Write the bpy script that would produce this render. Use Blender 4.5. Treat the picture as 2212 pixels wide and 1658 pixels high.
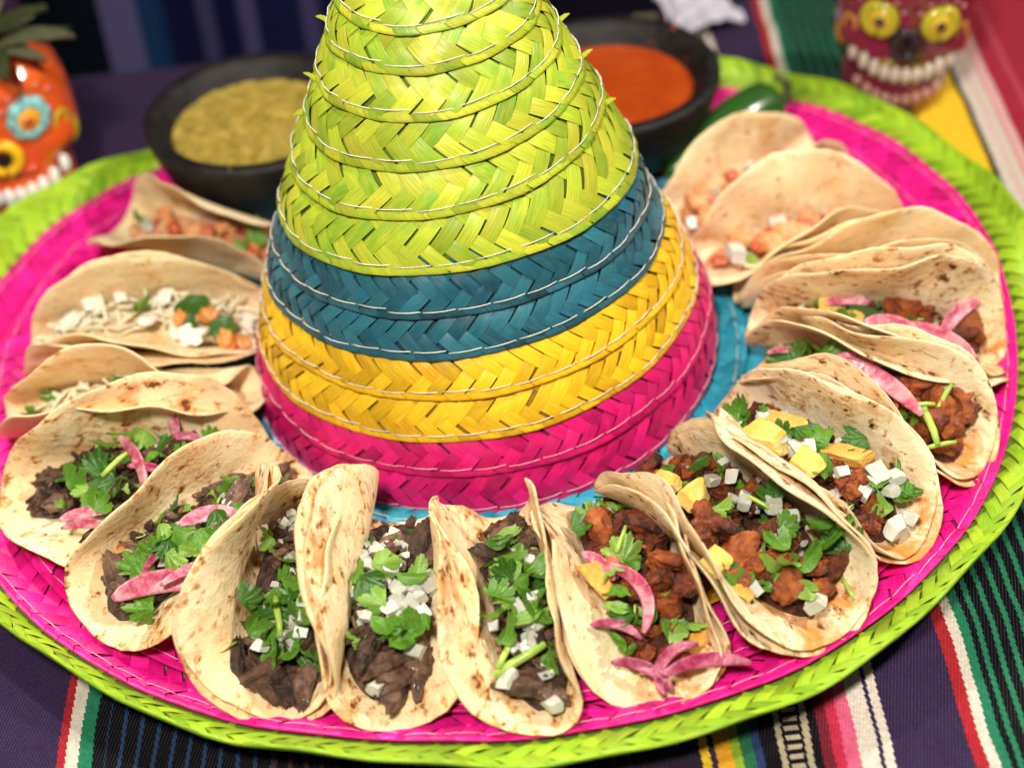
import bpy, math, random
import numpy as np
from mathutils import Matrix, Vector, noise as mnoise

scn = bpy.context.scene
for o in list(bpy.data.objects):
    bpy.data.objects.remove(o)
COL = scn.collection
PI = math.pi

# ------------------------------------------------------------------ camera
CAM = np.array([0.00851534, -0.59913926, 0.47762197])
CR = np.array([0.99462714, -0.06644796, -0.07938215])
CU = np.array([0.10352226, 0.63842256, 0.76269245])
CF = np.array([0.0, 0.76681243, -0.64187125])
FPX = 4138.076            # focal length in units of a 2212 pixel wide picture
cd = bpy.data.cameras.new('camera')
cam = bpy.data.objects.new('camera', cd)
COL.objects.link(cam)
cd.sensor_width = 36.0
cd.lens = FPX * 36 / 2212
cd.clip_start, cd.clip_end = 0.02, 20
cam.matrix_world = Matrix(((CR[0], CU[0], -CF[0], CAM[0]), (CR[1], CU[1], -CF[1], CAM[1]),
                           (CR[2], CU[2], -CF[2], CAM[2]), (0, 0, 0, 1)))
cd.dof.use_dof = True
cd.dof.focus_distance = 0.648
cd.dof.aperture_fstop = 5.4
cd.dof.aperture_blades = 9
scn.camera = cam

# ------------------------------------------------------------------ light
world = bpy.data.worlds.new('World')
scn.world = world
world.use_nodes = True
world.node_tree.nodes['Background'].inputs[0].default_value = (1.0, 0.93, 0.86, 1)
world.node_tree.nodes['Background'].inputs[1].default_value = 0.11


def lamp(name, loc, target, size, energy, color):
    l = bpy.data.lights.new(name, 'AREA')
    l.shape = 'DISK'
    l.size = size
    l.energy = energy
    l.color = color
    o = bpy.data.objects.new(name, l)
    COL.objects.link(o)
    o.location = loc
    d = Vector(target) - Vector(loc)
    o.rotation_euler = d.to_track_quat('-Z', 'Y').to_euler()
    return o


lamp('ceiling_lamp', (-0.15, -0.80, 1.15), (0, -0.02, 0.03), 0.18, 22.5, (1.0, 0.93, 0.82))
lamp('right_lamp', (1.00, -0.05, 1.28), (0, 0.0, 0.03), 0.09, 19, (1.0, 0.93, 0.82))
lamp('rear_lamp', (-0.55, 0.80, 1.30), (0, 0.0, 0.03), 0.10, 21, (1.0, 0.93, 0.82))
scn.view_settings.view_transform = 'Standard'
scn.view_settings.look = 'None'
scn.view_settings.exposure = 0.0
scn.view_settings.gamma = 1.0


def at(px, py, z):
    """ray of a photo pixel (2212 wide frame) met with the level z"""
    d = CF * FPX + CR * (px - 1106) - CU * (py - 829)
    return CAM + d * ((z - CAM[2]) / d[2])


def proj(P):
    d = np.asarray(P) - CAM
    z = d @ CF
    return np.stack([1106 + FPX * (d @ CR) / z, 829 - FPX * (d @ CU) / z], -1)


# ------------------------------------------------------------------ mesh helpers
def mesh_from(name, V, F, mats=(), tint=None, uvw=None, mat_idx=None, smooth=True):
    me = bpy.data.meshes.new(name)
    V = np.asarray(V, dtype=np.float64)
    me.from_pydata(V.tolist(), [], [tuple(int(i) for i in f) for f in F])
    for m in mats:
        me.materials.append(m)
    if tint is not None:
        a = me.attributes.new('tint', 'FLOAT_COLOR', 'POINT')
        t = np.ones((len(V), 4), dtype=np.float32)
        t[:, :3] = tint
        a.data.foreach_set('color', t.ravel())
    if uvw is not None:
        a = me.attributes.new('uvw', 'FLOAT_VECTOR', 'POINT')
        a.data.foreach_set('vector', np.asarray(uvw, dtype=np.float32).ravel())
    if mat_idx is not None:
        me.polygons.foreach_set('material_index', np.asarray(mat_idx, dtype=np.int32))
    me.polygons.foreach_set('use_smooth', [smooth] * len(me.polygons))
    me.update()
    return me


def link(name, me, parent=None, loc=None, mat=None):
    o = bpy.data.objects.new(name, me)
    COL.objects.link(o)
    if parent is not None:
        o.parent = parent
    if mat is not None:
        o.matrix_local = mat
    elif loc is not None:
        o.location = loc
    return o


def thing(name, label, cat, group=None, loc=(0, 0, 0)):
    o = bpy.data.objects.new(name, None)
    o.empty_display_size = 0.02
    COL.objects.link(o)
    o.location = loc
    return tag(o, label, cat, group)


def tag(o, label, cat, group=None):
    o['label'] = label
    o['category'] = cat
    if group:
        o['group'] = group
    return o


def grid_faces(nu, nv, closed_v=False, off=0):
    f = []
    for i in range(nu - 1):
        for j in range(nv if closed_v else nv - 1):
            j2 = (j + 1) % nv
            f.append((off + i * nv + j, off + i * nv + j2, off + (i + 1) * nv + j2, off + (i + 1) * nv + j))
    return f


def tube(path, rad, n=8, caps=True):
    """path: list of points, rad: scalar or list. returns V, F"""
    path = np.asarray(path, float)
    m = len(path)
    rad = np.broadcast_to(np.asarray(rad, float), (m,))
    T = np.gradient(path, axis=0)
    T /= np.linalg.norm(T, axis=1)[:, None] + 1e-12
    ref = np.array([0.13, 0.21, 0.97]) if abs(T[0] @ np.array([0.13, 0.21, 0.97])) < .9 else np.array([1., 0, 0])
    V = []
    for i in range(m):
        a = np.cross(T[i], ref)
        a /= np.linalg.norm(a) + 1e-12
        b = np.cross(T[i], a)
        for k in range(n):
            w = 2 * PI * k / n
            V.append(path[i] + rad[i] * (math.cos(w) * a + math.sin(w) * b))
    F = grid_faces(m, n, True)
    if caps:
        F.append(tuple(range(n - 1, -1, -1)))
        F.append(tuple((m - 1) * n + k for k in range(n)))
    return np.array(V), F


def lathe(profile, n=64):
    V, F = [], []
    for r, z in profile:
        for k in range(n):
            w = 2 * PI * k / n
            V.append((r * math.cos(w), r * math.sin(w), z))
    F = [tuple(reversed(f)) for f in grid_faces(len(profile), n, True)]
    return np.array(V), F


def cut_piece(seed, sc, f=.0, ncut=6, depth=(.42, .8), rough=.10, f2=3.2):
    """chopped piece: a ball planed by random knife cuts, then roughened"""
    g = random.Random(seed)
    V, F = ico(3)
    W = V.copy()
    for _ in range(ncut):
        n = np.array([g.gauss(0, 1), g.gauss(0, 1), g.gauss(0, 1)])
        n /= np.linalg.norm(n)
        d = g.uniform(*depth)
        e = np.maximum(W @ n - d, 0)
        W = W - n * e[:, None]
    out = [w * (1 + rough * nz(w, f2, seed) + rough * .6 * nz(w, f2 * 2.7, seed + 4)) * np.array(sc) * .5 for w in W]
    return np.array(out), F


def fibre_chunk(seed, sc):
    """torn lump of meat with ridges along its grain"""
    V, F = ico(3)
    W = []
    for v in V:
        d = 1 + .45 * nz(v * np.array([.7, 1.6, 1.6]), 1.2, seed) + .20 * nz(v * np.array([.45, 3.2, 3.2]), 1.5, seed + 7) + .10 * nz(v, 7, seed)
        W.append((v * d + np.array([0, .25 * math.sin(1.6 * v[0] + seed), .2 * math.sin(1.9 * v[0] - seed)])) * np.array(sc) * .5)
    return np.array(W), F


def dice_piece(seed, sc, tilt=.16, depth=(.48, .62), rough=.035):
    """diced piece: six slightly skewed knife cuts"""
    g = random.Random(seed)
    V, F = ico(3)
    W = V.copy()
    for ax in range(3):
        for sg in (-1, 1):
            n = np.array([g.gauss(0, tilt), g.gauss(0, tilt), g.gauss(0, tilt)])
            n[ax] += sg
            n /= np.linalg.norm(n)
            e = np.maximum(W @ n - g.uniform(*depth), 0)
            W = W - n * e[:, None]
    out = [w * (1 + rough * nz(w, 3, seed)) * np.array(sc) * .54 for w in W]
    out = [p + np.array([0, 0, .12 * p[0] ** 2]) for p in out]
    return np.array(out), F


class Bag:
    """collects pieces into one mesh"""
    def __init__(self):
        self.V, self.F, self.T, self.U, self.M, self.n = [], [], [], [], [], 0

    def add(self, V, F, tint=(.5, .5, .5), uvw=None, mi=0):
        V = np.asarray(V, float)
        self.V.append(V)
        self.F += [tuple(i + self.n for i in f) for f in F]
        self.T.append(np.broadcast_to(np.asarray(tint, float), (len(V), 3)))
        self.U.append(np.zeros((len(V), 3)) if uvw is None else np.asarray(uvw, float))
        self.M += [mi] * len(F)
        self.n += len(V)

    def mesh(self, name, mats, smooth=True):
        return mesh_from(name, np.vstack(self.V), self.F, mats, np.vstack(self.T), np.vstack(self.U), self.M, smooth)


_ico = {}


def ico(sub):
    if sub in _ico:
        return _ico[sub]
    t = (1 + 5 ** .5) / 2
    V = [(-1, t, 0), (1, t, 0), (-1, -t, 0), (1, -t, 0), (0, -1, t), (0, 1, t), (0, -1, -t), (0, 1, -t),
         (t, 0, -1), (t, 0, 1), (-t, 0, -1), (-t, 0, 1)]
    F = [(0, 11, 5), (0, 5, 1), (0, 1, 7), (0, 7, 10), (0, 10, 11), (1, 5, 9), (5, 11, 4), (11, 10, 2), (10, 7, 6),
         (7, 1, 8), (3, 9, 4), (3, 4, 2), (3, 2, 6), (3, 6, 8), (3, 8, 9), (4, 9, 5), (2, 4, 11), (6, 2, 10),
         (8, 6, 7), (9, 8, 1)]
    V = [np.array(v) / np.linalg.norm(v) for v in V]
    for _ in range(sub):
        c, G = {}, []

        def mid(a, b):
            k = (min(a, b), max(a, b))
            if k not in c:
                m = V[a] + V[b]
                V.append(m / np.linalg.norm(m))
                c[k] = len(V) - 1
            return c[k]
        for a, b, d in F:
            x, y, z = mid(a, b), mid(b, d), mid(d, a)
            G += [(a, x, z), (b, y, x), (d, z, y), (x, y, z)]
        F = G
    _ico[sub] = (np.array(V), F)
    return _ico[sub]


def nz(p, s, seed=0.):
    return mnoise.noise(Vector((p[0] * s + seed, p[1] * s + seed * 1.7, p[2] * s - seed)))


# ------------------------------------------------------------------ materials
def new_mat(name):
    m = bpy.data.materials.new(name)
    m.use_nodes = True
    nt = m.node_tree
    b = nt.nodes['Principled BSDF']
    return m, nt, b


def N(nt, t, **kw):
    n = nt.nodes.new(t)
    for k, v in kw.items():
        if k == 'op':
            n.operation = v
        elif k.startswith('i_'):
            n.inputs[int(k[2:])].default_value = v
        else:
            setattr(n, k, v)
    return n


def mix(nt, fac, a, b, mode='MIX'):
    n = nt.nodes.new('ShaderNodeMix')
    n.data_type = 'RGBA'
    n.blend_type = mode
    L = nt.links
    for sock, v in ((n.inputs[0], fac), (n.inputs[6], a), (n.inputs[7], b)):
        if isinstance(v, bpy.types.NodeSocket):
            L.new(v, sock)
        elif isinstance(v, (int, float)):
            sock.default_value = v
        else:
            sock.default_value = (*v, 1) if len(v) == 3 else v
    return n.outputs[2]


def mathn(nt, op, a, b=0.0, clamp=False):
    n = nt.nodes.new('ShaderNodeMath')
    n.operation = op
    n.use_clamp = clamp
    for k, v in enumerate((a, b)):
        if isinstance(v, bpy.types.NodeSocket):
            nt.links.new(v, n.inputs[k])
        else:
            n.inputs[k].default_value = v
    return n.outputs[0]


def noise_node(nt, vec, scale, detail=3, rough=.55, dist=0.):
    n = nt.nodes.new('ShaderNodeTexNoise')
    n.inputs['Scale'].default_value = scale
    n.inputs['Detail'].default_value = detail
    n.inputs['Roughness'].default_value = rough
    n.inputs['Distortion'].default_value = dist
    if vec is not None:
        nt.links.new(vec, n.inputs['Vector'])
    return n.outputs['Fac']


def ramp(nt, fac, stops, interp='LINEAR'):
    r = nt.nodes.new('ShaderNodeValToRGB')
    r.color_ramp.interpolation = interp
    el = r.color_ramp.elements
    while len(el) > 1:
        el.remove(el[-1])
    for k, (p, c) in enumerate(stops):
        e = el[0] if k == 0 else el.new(p)
        e.position = p
        e.color = (*c, 1) if len(c) == 3 else c
    nt.links.new(fac, r.inputs[0])
    return r.outputs[0]


def bump(nt, b, h, strength, dist=0.001):
    n = nt.nodes.new('ShaderNodeBump')
    n.inputs['Strength'].default_value = strength
    n.inputs['Distance'].default_value = dist
    nt.links.new(h, n.inputs['Height'])
    nt.links.new(n.outputs[0], b.inputs['Normal'])


def attr(nt, name):
    n = nt.nodes.new('ShaderNodeAttribute')
    n.attribute_name = name
    return n


def scale_vec(nt, vec, s):
    n = nt.nodes.new('ShaderNodeMapping')
    n.inputs['Scale'].default_value = s
    nt.links.new(vec, n.inputs['Vector'])
    return n.outputs[0]


def straw(name, c1, c2, c3, rough=.36):
    """dyed palm straw: tint r,g pick the dye shade of each strip, uvw.x runs across it, uvw.y along"""
    m, nt, b = new_mat(name)
    t = attr(nt, 'tint')
    sep = nt.nodes.new('ShaderNodeSeparateColor')
    nt.links.new(t.outputs['Color'], sep.inputs[0])
    u = attr(nt, 'uvw').outputs['Vector']
    fib = noise_node(nt, scale_vec(nt, u, (9, .6, 13.7)), 1.0, 4, .65)
    blot = noise_node(nt, scale_vec(nt, u, (1.1, .9, 7.3)), 1.0, 2, .5)
    c = mix(nt, sep.outputs[0], c1, c2)
    k = mathn(nt, 'MULTIPLY', mathn(nt, 'SUBTRACT', sep.outputs[1], .55, True), 1.9, True)
    c = mix(nt, k, c, c3)
    c = mix(nt, mathn(nt, 'MULTIPLY', mathn(nt, 'SUBTRACT', blot, .42, True), 2.2, True), c, c2)
    v = ramp(nt, fib, [(.25, (.50, .50, .50)), (.5, (1, 1, 1)), (.75, (1.25, 1.25, 1.25))])
    c = mix(nt, .8, c, v, 'MULTIPLY')
    dye = ramp(nt, sep.outputs[2], [(0., (.70, .70, .70)), (.5, (1, 1, 1)), (1., (1.12, 1.12, 1.12))])
    c = mix(nt, 1.0, c, dye, 'MULTIPLY')
    nt.links.new(c, b.inputs['Base Color'])
    b.inputs['Roughness'].default_value = rough
    b.inputs['Specular IOR Level'].default_value = .45
    bump(nt, b, fib, .35, .0005)
    return m


def plain(name, c, rough=.5, c2=None, scale=60, spec=.5, sss=0., bmp=0., bscale=200, coat=0., obj=True, lo=.35, hi=.65):
    m, nt, b = new_mat(name)
    tc = nt.nodes.new('ShaderNodeTexCoord')
    v = tc.outputs['Object' if obj else 'Generated']
    if c2 is not None:
        f = noise_node(nt, v, scale, 4, .6)
        col = ramp(nt, f, [(lo, c), (hi, c2)])
        nt.links.new(col, b.inputs['Base Color'])
    else:
        b.inputs['Base Color'].default_value = (*c, 1)
    b.inputs['Roughness'].default_value = rough
    b.inputs['Specular IOR Level'].default_value = spec
    if sss:
        b.inputs['Subsurface Weight'].default_value = sss
        b.inputs['Subsurface Radius'].default_value = (.004, .0025, .0012)
        b.inputs['Subsurface Scale'].default_value = .5
    if coat:
        b.inputs['Coat Weight'].default_value = coat
        b.inputs['Coat Roughness'].default_value = .06
    if bmp:
        bump(nt, b, noise_node(nt, v, bscale, 5, .65), bmp, .0016)
    return m


M_GREEN = straw('lime_straw', (.37, .54, .028), (.58, .59, .045), (.20, .43, .030))
M_BLUE = straw('teal_straw', (.012, .105, .155), (.030, .165, .215), (.010, .050, .075))
M_YELL = straw('yellow_straw', (.82, .46, .010), (.88, .56, .02), (.62, .30, .008))
M_PINK = straw('magenta_straw', (.58, .004, .115), (.68, .012, .17), (.38, .003, .08))
M_BPINK = straw('pink_straw', (.80, .005, .21), (.86, .016, .30), (.60, .003, .15))
M_TURQ = straw('turquoise_straw', (.012, .27, .43), (.05, .42, .56), (.008, .16, .28))
M_BGREEN = straw('bright_green_straw', (.26, .50, .016), (.38, .56, .026), (.17, .38, .014))
STRAW = [M_GREEN, M_BLUE, M_YELL, M_PINK, M_BPINK, M_TURQ, M_BGREEN]
M_THREAD = plain('white_thread', (.82, .80, .74), .6, (.62, .60, .55), 900)
M_PTHREAD = plain('pink_thread', (.85, .38, .50), .6, (.80, .20, .36), 900)
M_LINING = [plain('lining_' + n, c, .8) for n, c in  # straw colours darkened, painted shade seen between the strips
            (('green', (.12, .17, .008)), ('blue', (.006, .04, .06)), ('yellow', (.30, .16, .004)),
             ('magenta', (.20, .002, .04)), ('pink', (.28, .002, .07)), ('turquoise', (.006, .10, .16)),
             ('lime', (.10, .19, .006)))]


def tortilla_mat(name, base, pale, toast, char, spots, stain=0.):
    m, nt, b = new_mat(name)
    u = attr(nt, 'uvw').outputs['Vector']
    n1 = noise_node(nt, u, 55, 4, .6)
    n2 = noise_node(nt, scale_vec(nt, u, (1, 1.2, 1)), 210, 3, .6)
    n3 = noise_node(nt, u, 520, 4, .7)
    n4 = noise_node(nt, u, 38, 2, .5)
    n5 = noise_node(nt, u, 105, 4, .65, .3)
    c = mix(nt, ramp(nt, n1, [(.36, (0, 0, 0)), (.66, (1, 1, 1))]), base, pale)
    # soft toasted blotches, then small dark scorched specks
    k5 = mathn(nt, 'ADD', n5, mathn(nt, 'MULTIPLY', mathn(nt, 'SUBTRACT', n4, .5), .5))
    c = mix(nt, mathn(nt, 'MULTIPLY', ramp(nt, k5, [(.53, (0, 0, 0)), (.70, (1, 1, 1))]), .72), c, toast)
    msk = mathn(nt, 'ADD', n2, mathn(nt, 'MULTIPLY', mathn(nt, 'SUBTRACT', n4, .5), .45))
    msk = mathn(nt, 'ADD', msk, mathn(nt, 'MULTIPLY', mathn(nt, 'SUBTRACT', n3, .5), .30))
    c = mix(nt, mathn(nt, 'MULTIPLY', ramp(nt, msk, [(spots - .04, (0, 0, 0)), (spots + .04, (1, 1, 1))]), .8), c, toast)
    c = mix(nt, ramp(nt, msk, [(spots + .05, (0, 0, 0)), (spots + .11, (1, 1, 1))]), c, char)
    c = mix(nt, .35, c, ramp(nt, n3, [(.3, (.8, .8, .8)), (.6, (1, 1, 1))]), 'MULTIPLY')
    if stain:
        # orange grease soaked into the tortilla beside the meat
        sx = nt.nodes.new('ShaderNodeSeparateXYZ')
        nt.links.new(u, sx.inputs[0])
        near = mathn(nt, 'SUBTRACT', 1.0, mathn(nt, 'DIVIDE', mathn(nt, 'ABSOLUTE', sx.outputs[1]), .042), True)
        nn = noise_node(nt, u, 75, 4, .65, .6)
        k = mathn(nt, 'MULTIPLY', mathn(nt, 'SUBTRACT', mathn(nt, 'ADD', nn, mathn(nt, 'MULTIPLY', near, .30)), .66, True), 5.0, True)
        c = mix(nt, mathn(nt, 'MULTIPLY', k, stain), c, (.66, .24, .035))
    nt.links.new(c, b.inputs['Base Color'])
    b.inputs['Roughness'].default_value = .62
    b.inputs['Specular IOR Level'].default_value = .3
    b.inputs['Subsurface Weight'].default_value = .25
    b.inputs['Subsurface Radius'].default_value = (.004, .002, .0008)
    b.inputs['Subsurface Scale'].default_value = .6
    hh = mathn(nt, 'ADD', mathn(nt, 'MULTIPLY', n5, 1.3), mathn(nt, 'MULTIPLY', n3, .35))
    bump(nt, b, hh, .6, .0016)
    return m


M_TORT_WARM = tortilla_mat('toasted_tortilla', (.86, .61, .32), (.91, .74, .48), (.58, .25, .06), (.17, .055, .018), .585)
M_TORT_PORK = tortilla_mat('stained_tortilla', (.86, .64, .36), (.91, .76, .51), (.58, .27, .08), (.11, .045, .018), .60, .9)
M_TORT_PALE = tortilla_mat('pale_tortilla', (.86, .66, .40), (.91, .78, .55), (.50, .25, .08), (.06, .03, .015), .59, .9)
M_TORT_FLOUR = tortilla_mat('soft_tortilla', (.88, .66, .38), (.92, .77, .51), (.70, .41, .16), (.36, .17, .06), .64)

M_PASTOR = plain('marinated_meat', (.38, .078, .014), .22, (.11, .022, .007), 2.6, .5, 0, 1, 7, 0, True, .38, .60)
M_PASTOR2 = plain('charred_meat', (.26, .050, .011), .26, (.035, .011, .005), 2.4, .5, 0, 1, 7, 0, True, .36, .6)
M_PASTOR3 = plain('glazed_meat', (.46, .12, .022), .2, (.20, .036, .009), 2.2, .5, 0, 1, 7, 0, True, .36, .6)
M_CARN = plain('shredded_beef', (.20, .092, .050), .22, (.050, .024, .015), 3.2, .6, 0, 1, 8, 0, True, .3, .62)
M_CARN3 = plain('pale_beef', (.30, .165, .10), .25, (.085, .042, .026), 3, .6, 0, 1, 8, .3, True, .3, .6)
M_CARN2 = plain('dark_beef', (.10, .048, .028), .2, (.022, .011, .008), 3.0, .6, 0, 1, 8, 0, True, .3, .62)
M_SHRIMP = plain('orange_seafood', (.62, .20, .055), .4, (.74, .40, .18), 2.2, .5, .2, .5, 5)
M_ONION = plain('white_onion', (.74, .74, .66), .18, (.58, .59, .48), 1.4, .5, .4, .2, 4)
M_ONION.node_tree.nodes['Principled BSDF'].inputs['Transmission Weight'].default_value = .25
M_PICK = plain('pickled_onion', (.56, .07, .16), .16, (.80, .38, .42), 4.5, .5, .35, .3, 9, 0, True, .40, .62)
M_PICKD = plain('deep_pickled_onion', (.34, .022, .085), .16, (.60, .15, .25), 4.5, .5, .3, .3, 9, 0, True, .40, .62)
for m_ in (M_PICK, M_PICKD):
    m_.node_tree.nodes['Principled BSDF'].inputs['Transmission Weight'].default_value = .22
M_PINE = plain('pineapple', (.78, .47, .06), .26, (.86, .68, .24), 1.8, .5, .35, .8, 9)
M_PINE2 = plain('grilled_pineapple', (.72, .30, .035), .26, (.84, .52, .12), 1.7, .5, .3, .8, 9)
M_TOM = plain('diced_tomato', (.46, .060, .022), .25, (.60, .17, .08), 1.8, .5, .25, .3, 5)
M_CHEESE = plain('pale_cheese', (.86, .80, .62), .5, (.82, .70, .44), 2.5, .4, .3)
M_CREMA = plain('white_cream', (.82, .79, .68), .25, None, 60, .5, .3)
M_SAUCE = plain('orange_sauce', (.60, .20, .045), .4, (.76, .34, .08), 2, .5)
M_PEPPER = plain('green_pepper', (.016, .060, .010), .22, (.03, .10, .016), 40, .5, 0, 0, 200, .15)
M_STEM = plain('cilantro_stalk', (.42, .58, .10), .35, (.30, .50, .08), 3, .5, .2)


def leaf_mat(name, c, c2):
    m, nt, b = new_mat(name)
    u = attr(nt, 'uvw').outputs['Vector']
    f = noise_node(nt, u, 5, 3, .6)
    ca = ramp(nt, f, [(.35, c), (.65, c2)])
    # pale veins fan out from the leaf base
    sx = nt.nodes.new('ShaderNodeSeparateXYZ')
    nt.links.new(u, sx.inputs[0])
    w = mathn(nt, 'ABSOLUTE', mathn(nt, 'SINE', mathn(nt, 'MULTIPLY', sx.outputs[2], 6.5)))
    vein = mathn(nt, 'LESS_THAN', w, .13)
    ca = mix(nt, mathn(nt, 'MULTIPLY', vein, .35), ca, (.30, .45, .10))
    nt.links.new(ca, b.inputs['Base Color'])
    b.inputs['Roughness'].default_value = .32
    tr = nt.nodes.new('ShaderNodeBsdfTranslucent')
    nt.links.new(ca, tr.inputs[0])
    mx = nt.nodes.new('ShaderNodeMixShader')
    mx.inputs[0].default_value = .28
    nt.links.new(b.outputs[0], mx.inputs[1])
    nt.links.new(tr.outputs[0], mx.inputs[2])
    nt.links.new(mx.outputs[0], nt.nodes['Material Output'].inputs[0])
    bump(nt, b, f, .4, .0006)
    return m


M_LEAF = [leaf_mat('cilantro_green', (.075, .23, .018), (.15, .34, .03)),
          leaf_mat('cilantro_light', (.18, .38, .04), (.30, .48, .09)),
          leaf_mat('cilantro_dark', (.028, .11, .014), (.06, .19, .02))]

# ------------------------------------------------------------------ serape table cloth
PURP, BLK, RED, WHT, GRN = (.027, .0145, .049), (.003, .0025, .0045), (.32, .013, .02), (.56, .50, .42), (.012, .15, .075)
YEL, ORA, LIM, GR2, BLU, DRED, PNK, CRIM = (.80, .50, .02), (.66, .30, .015), (.22, .33, .02), (.015, .12, .05), (.02, .035, .11), (.14, .010, .02), (.55, .09, .17), (.42, .02, .05)
ST = [(-.60, PURP), (-.40, BLK), (-.36, RED), (-.33, PURP), (-.1494, RED), (-.1466, WHT), (-.1424, GRN), (-.1378, BLK),
      (-.02, (.02, .014, .02)), (.0445, (.022, .014, .03)), (.060, YEL), (.0627, (.03, .018, .045)), (.0647, ORA), (.0696, LIM), (.0725, GR2), (.0765, BLU), (.0794, BLK),
      (.098, DRED), (.1015, CRIM), (.1049, PNK), (.1093, WHT), (.1151, PURP), (.1165, WHT), (.1195, PURP), (.1437, RED),
      (.1478, WHT), (.1513, GRN), (.1546, BLK)]
ST2 = [(-.6, BLK), (.203, YEL), (.2261, BLK), (.2287, WHT), (.2335, (.62, .36, .36)), (.2350, WHT), (.2385, (.60, .22, .25)),
       (.2405, (.62, .40, .38)), (.2435, (.32, .016, .038)), (.2520, (.40, .05, .08)), (.2550, (.30, .014, .034)), (.275, (.30, .012, .03)), (.30, BLK), (.33, PURP), (.42, GRN), (.44, PURP)]


def serape_material():
    m, nt, b = new_mat('woven_serape')
    tc = nt.nodes.new('ShaderNodeTexCoord')
    sep = nt.nodes.new('ShaderNodeSeparateXYZ')
    nt.links.new(tc.outputs['Object'], sep.inputs[0])
    X, Y = sep.outputs[0], sep.outputs[1]
    t = mathn(nt, 'SUBTRACT', mathn(nt, 'MULTIPLY', X, .99983), mathn(nt, 'MULTIPLY', Y, .01818))
    # thread steps make the stripe edges slightly toothed
    tooth = mathn(nt, 'MULTIPLY', mathn(nt, 'SUBTRACT', mathn(nt, 'FRACT', mathn(nt, 'MULTIPLY', Y, 330)), .5), .0006)
    wob = mathn(nt, 'MULTIPLY', mathn(nt, 'SUBTRACT', noise_node(nt, tc.outputs['Object'], 26, 2), .5), .004)
    t = mathn(nt, 'ADD', t, mathn(nt, 'ADD', tooth, wob))
    k = nt.nodes.new('ShaderNodeClamp')
    nt.links.new(mathn(nt, 'DIVIDE', mathn(nt, 'SUBTRACT', Y, .05), .2), k.inputs[0])
    # the cloth lies a little skewed at its left rear
    t = mathn(nt, 'SUBTRACT', t, mathn(nt, 'MULTIPLY', mathn(nt, 'MULTIPLY', k.outputs[0], mathn(nt, 'LESS_THAN', X, 0.)), .026))

    def zone(a, bb):
        return mathn(nt, 'MULTIPLY', mathn(nt, 'GREATER_THAN', t, a), mathn(nt, 'LESS_THAN', t, bb))

    def comb(period, duty, ph=0.):
        return mathn(nt, 'LESS_THAN', mathn(nt, 'FRACT', mathn(nt, 'ADD', mathn(nt, 'DIVIDE', t, period), ph)), duty)
    allst = [q for q in ST] + [q for q in ST2 if q[0] > .2]
    c = mix(nt, 0.0, PURP, PURP)
    for a, col in allst[1:]:
        c = mix(nt, mathn(nt, 'GREATER_THAN', t, a), c, col)
    c = mix(nt, mathn(nt, 'MULTIPLY', zone(.1565, .203), comb(.0049, .36)), c, (.014, .15, .075))
    c = mix(nt, mathn(nt, 'MULTIPLY', zone(-.1335, -.075), comb(.0056, .22)), c, (.016, .040, .10))
    c = mix(nt, mathn(nt, 'MULTIPLY', zone(-.078, .04), comb(.0052, .3)), c, (.050, .026, .022))
    lad_e = mathn(nt, 'ADD', zone(.0849, .0868), zone(.0932, .0952), True)
    bar = mathn(nt, 'LESS_THAN', mathn(nt, 'FRACT', mathn(nt, 'DIVIDE', Y, .0038)), .5)
    lad = mathn(nt, 'ADD', lad_e, mathn(nt, 'MULTIPLY', zone(.0878, .0922), bar), True)
    c = mix(nt, lad, c, (.36, .30, .20))
    # weft flecks
    w1 = mathn(nt, 'SINE', mathn(nt, 'MULTIPLY', mathn(nt, 'ADD', X, mathn(nt, 'MULTIPLY', Y, .5)), 2 * PI / .0011))
    w2 = mathn(nt, 'SINE', mathn(nt, 'MULTIPLY', Y, 2 * PI / .0015))
    w = mathn(nt, 'MULTIPLY', w1, w2)
    fl = mathn(nt, 'GREATER_THAN', w, .80)
    big = noise_node(nt, tc.outputs['Object'], 90, 3)
    c = mix(nt, mathn(nt, 'MULTIPLY', fl, mathn(nt, 'MULTIPLY', big, .5)), c, (.30, .29, .30))
    c = mix(nt, .5, c, ramp(nt, noise_node(nt, tc.outputs['Object'], 700, 2), [(.3, (.6, .6, .6)), (.7, (1.2, 1.2, 1.2))]), 'MULTIPLY')
    nt.links.new(c, b.inputs['Base Color'])
    b.inputs['Roughness'].default_value = .9
    b.inputs['Specular IOR Level'].default_value = .05
    b.inputs['Sheen Weight'].default_value = .02
    bump(nt, b, w, .35, .0006)
    return m


M_SERAPE = serape_material()
ZT = -.008
EDGE = .256


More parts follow.
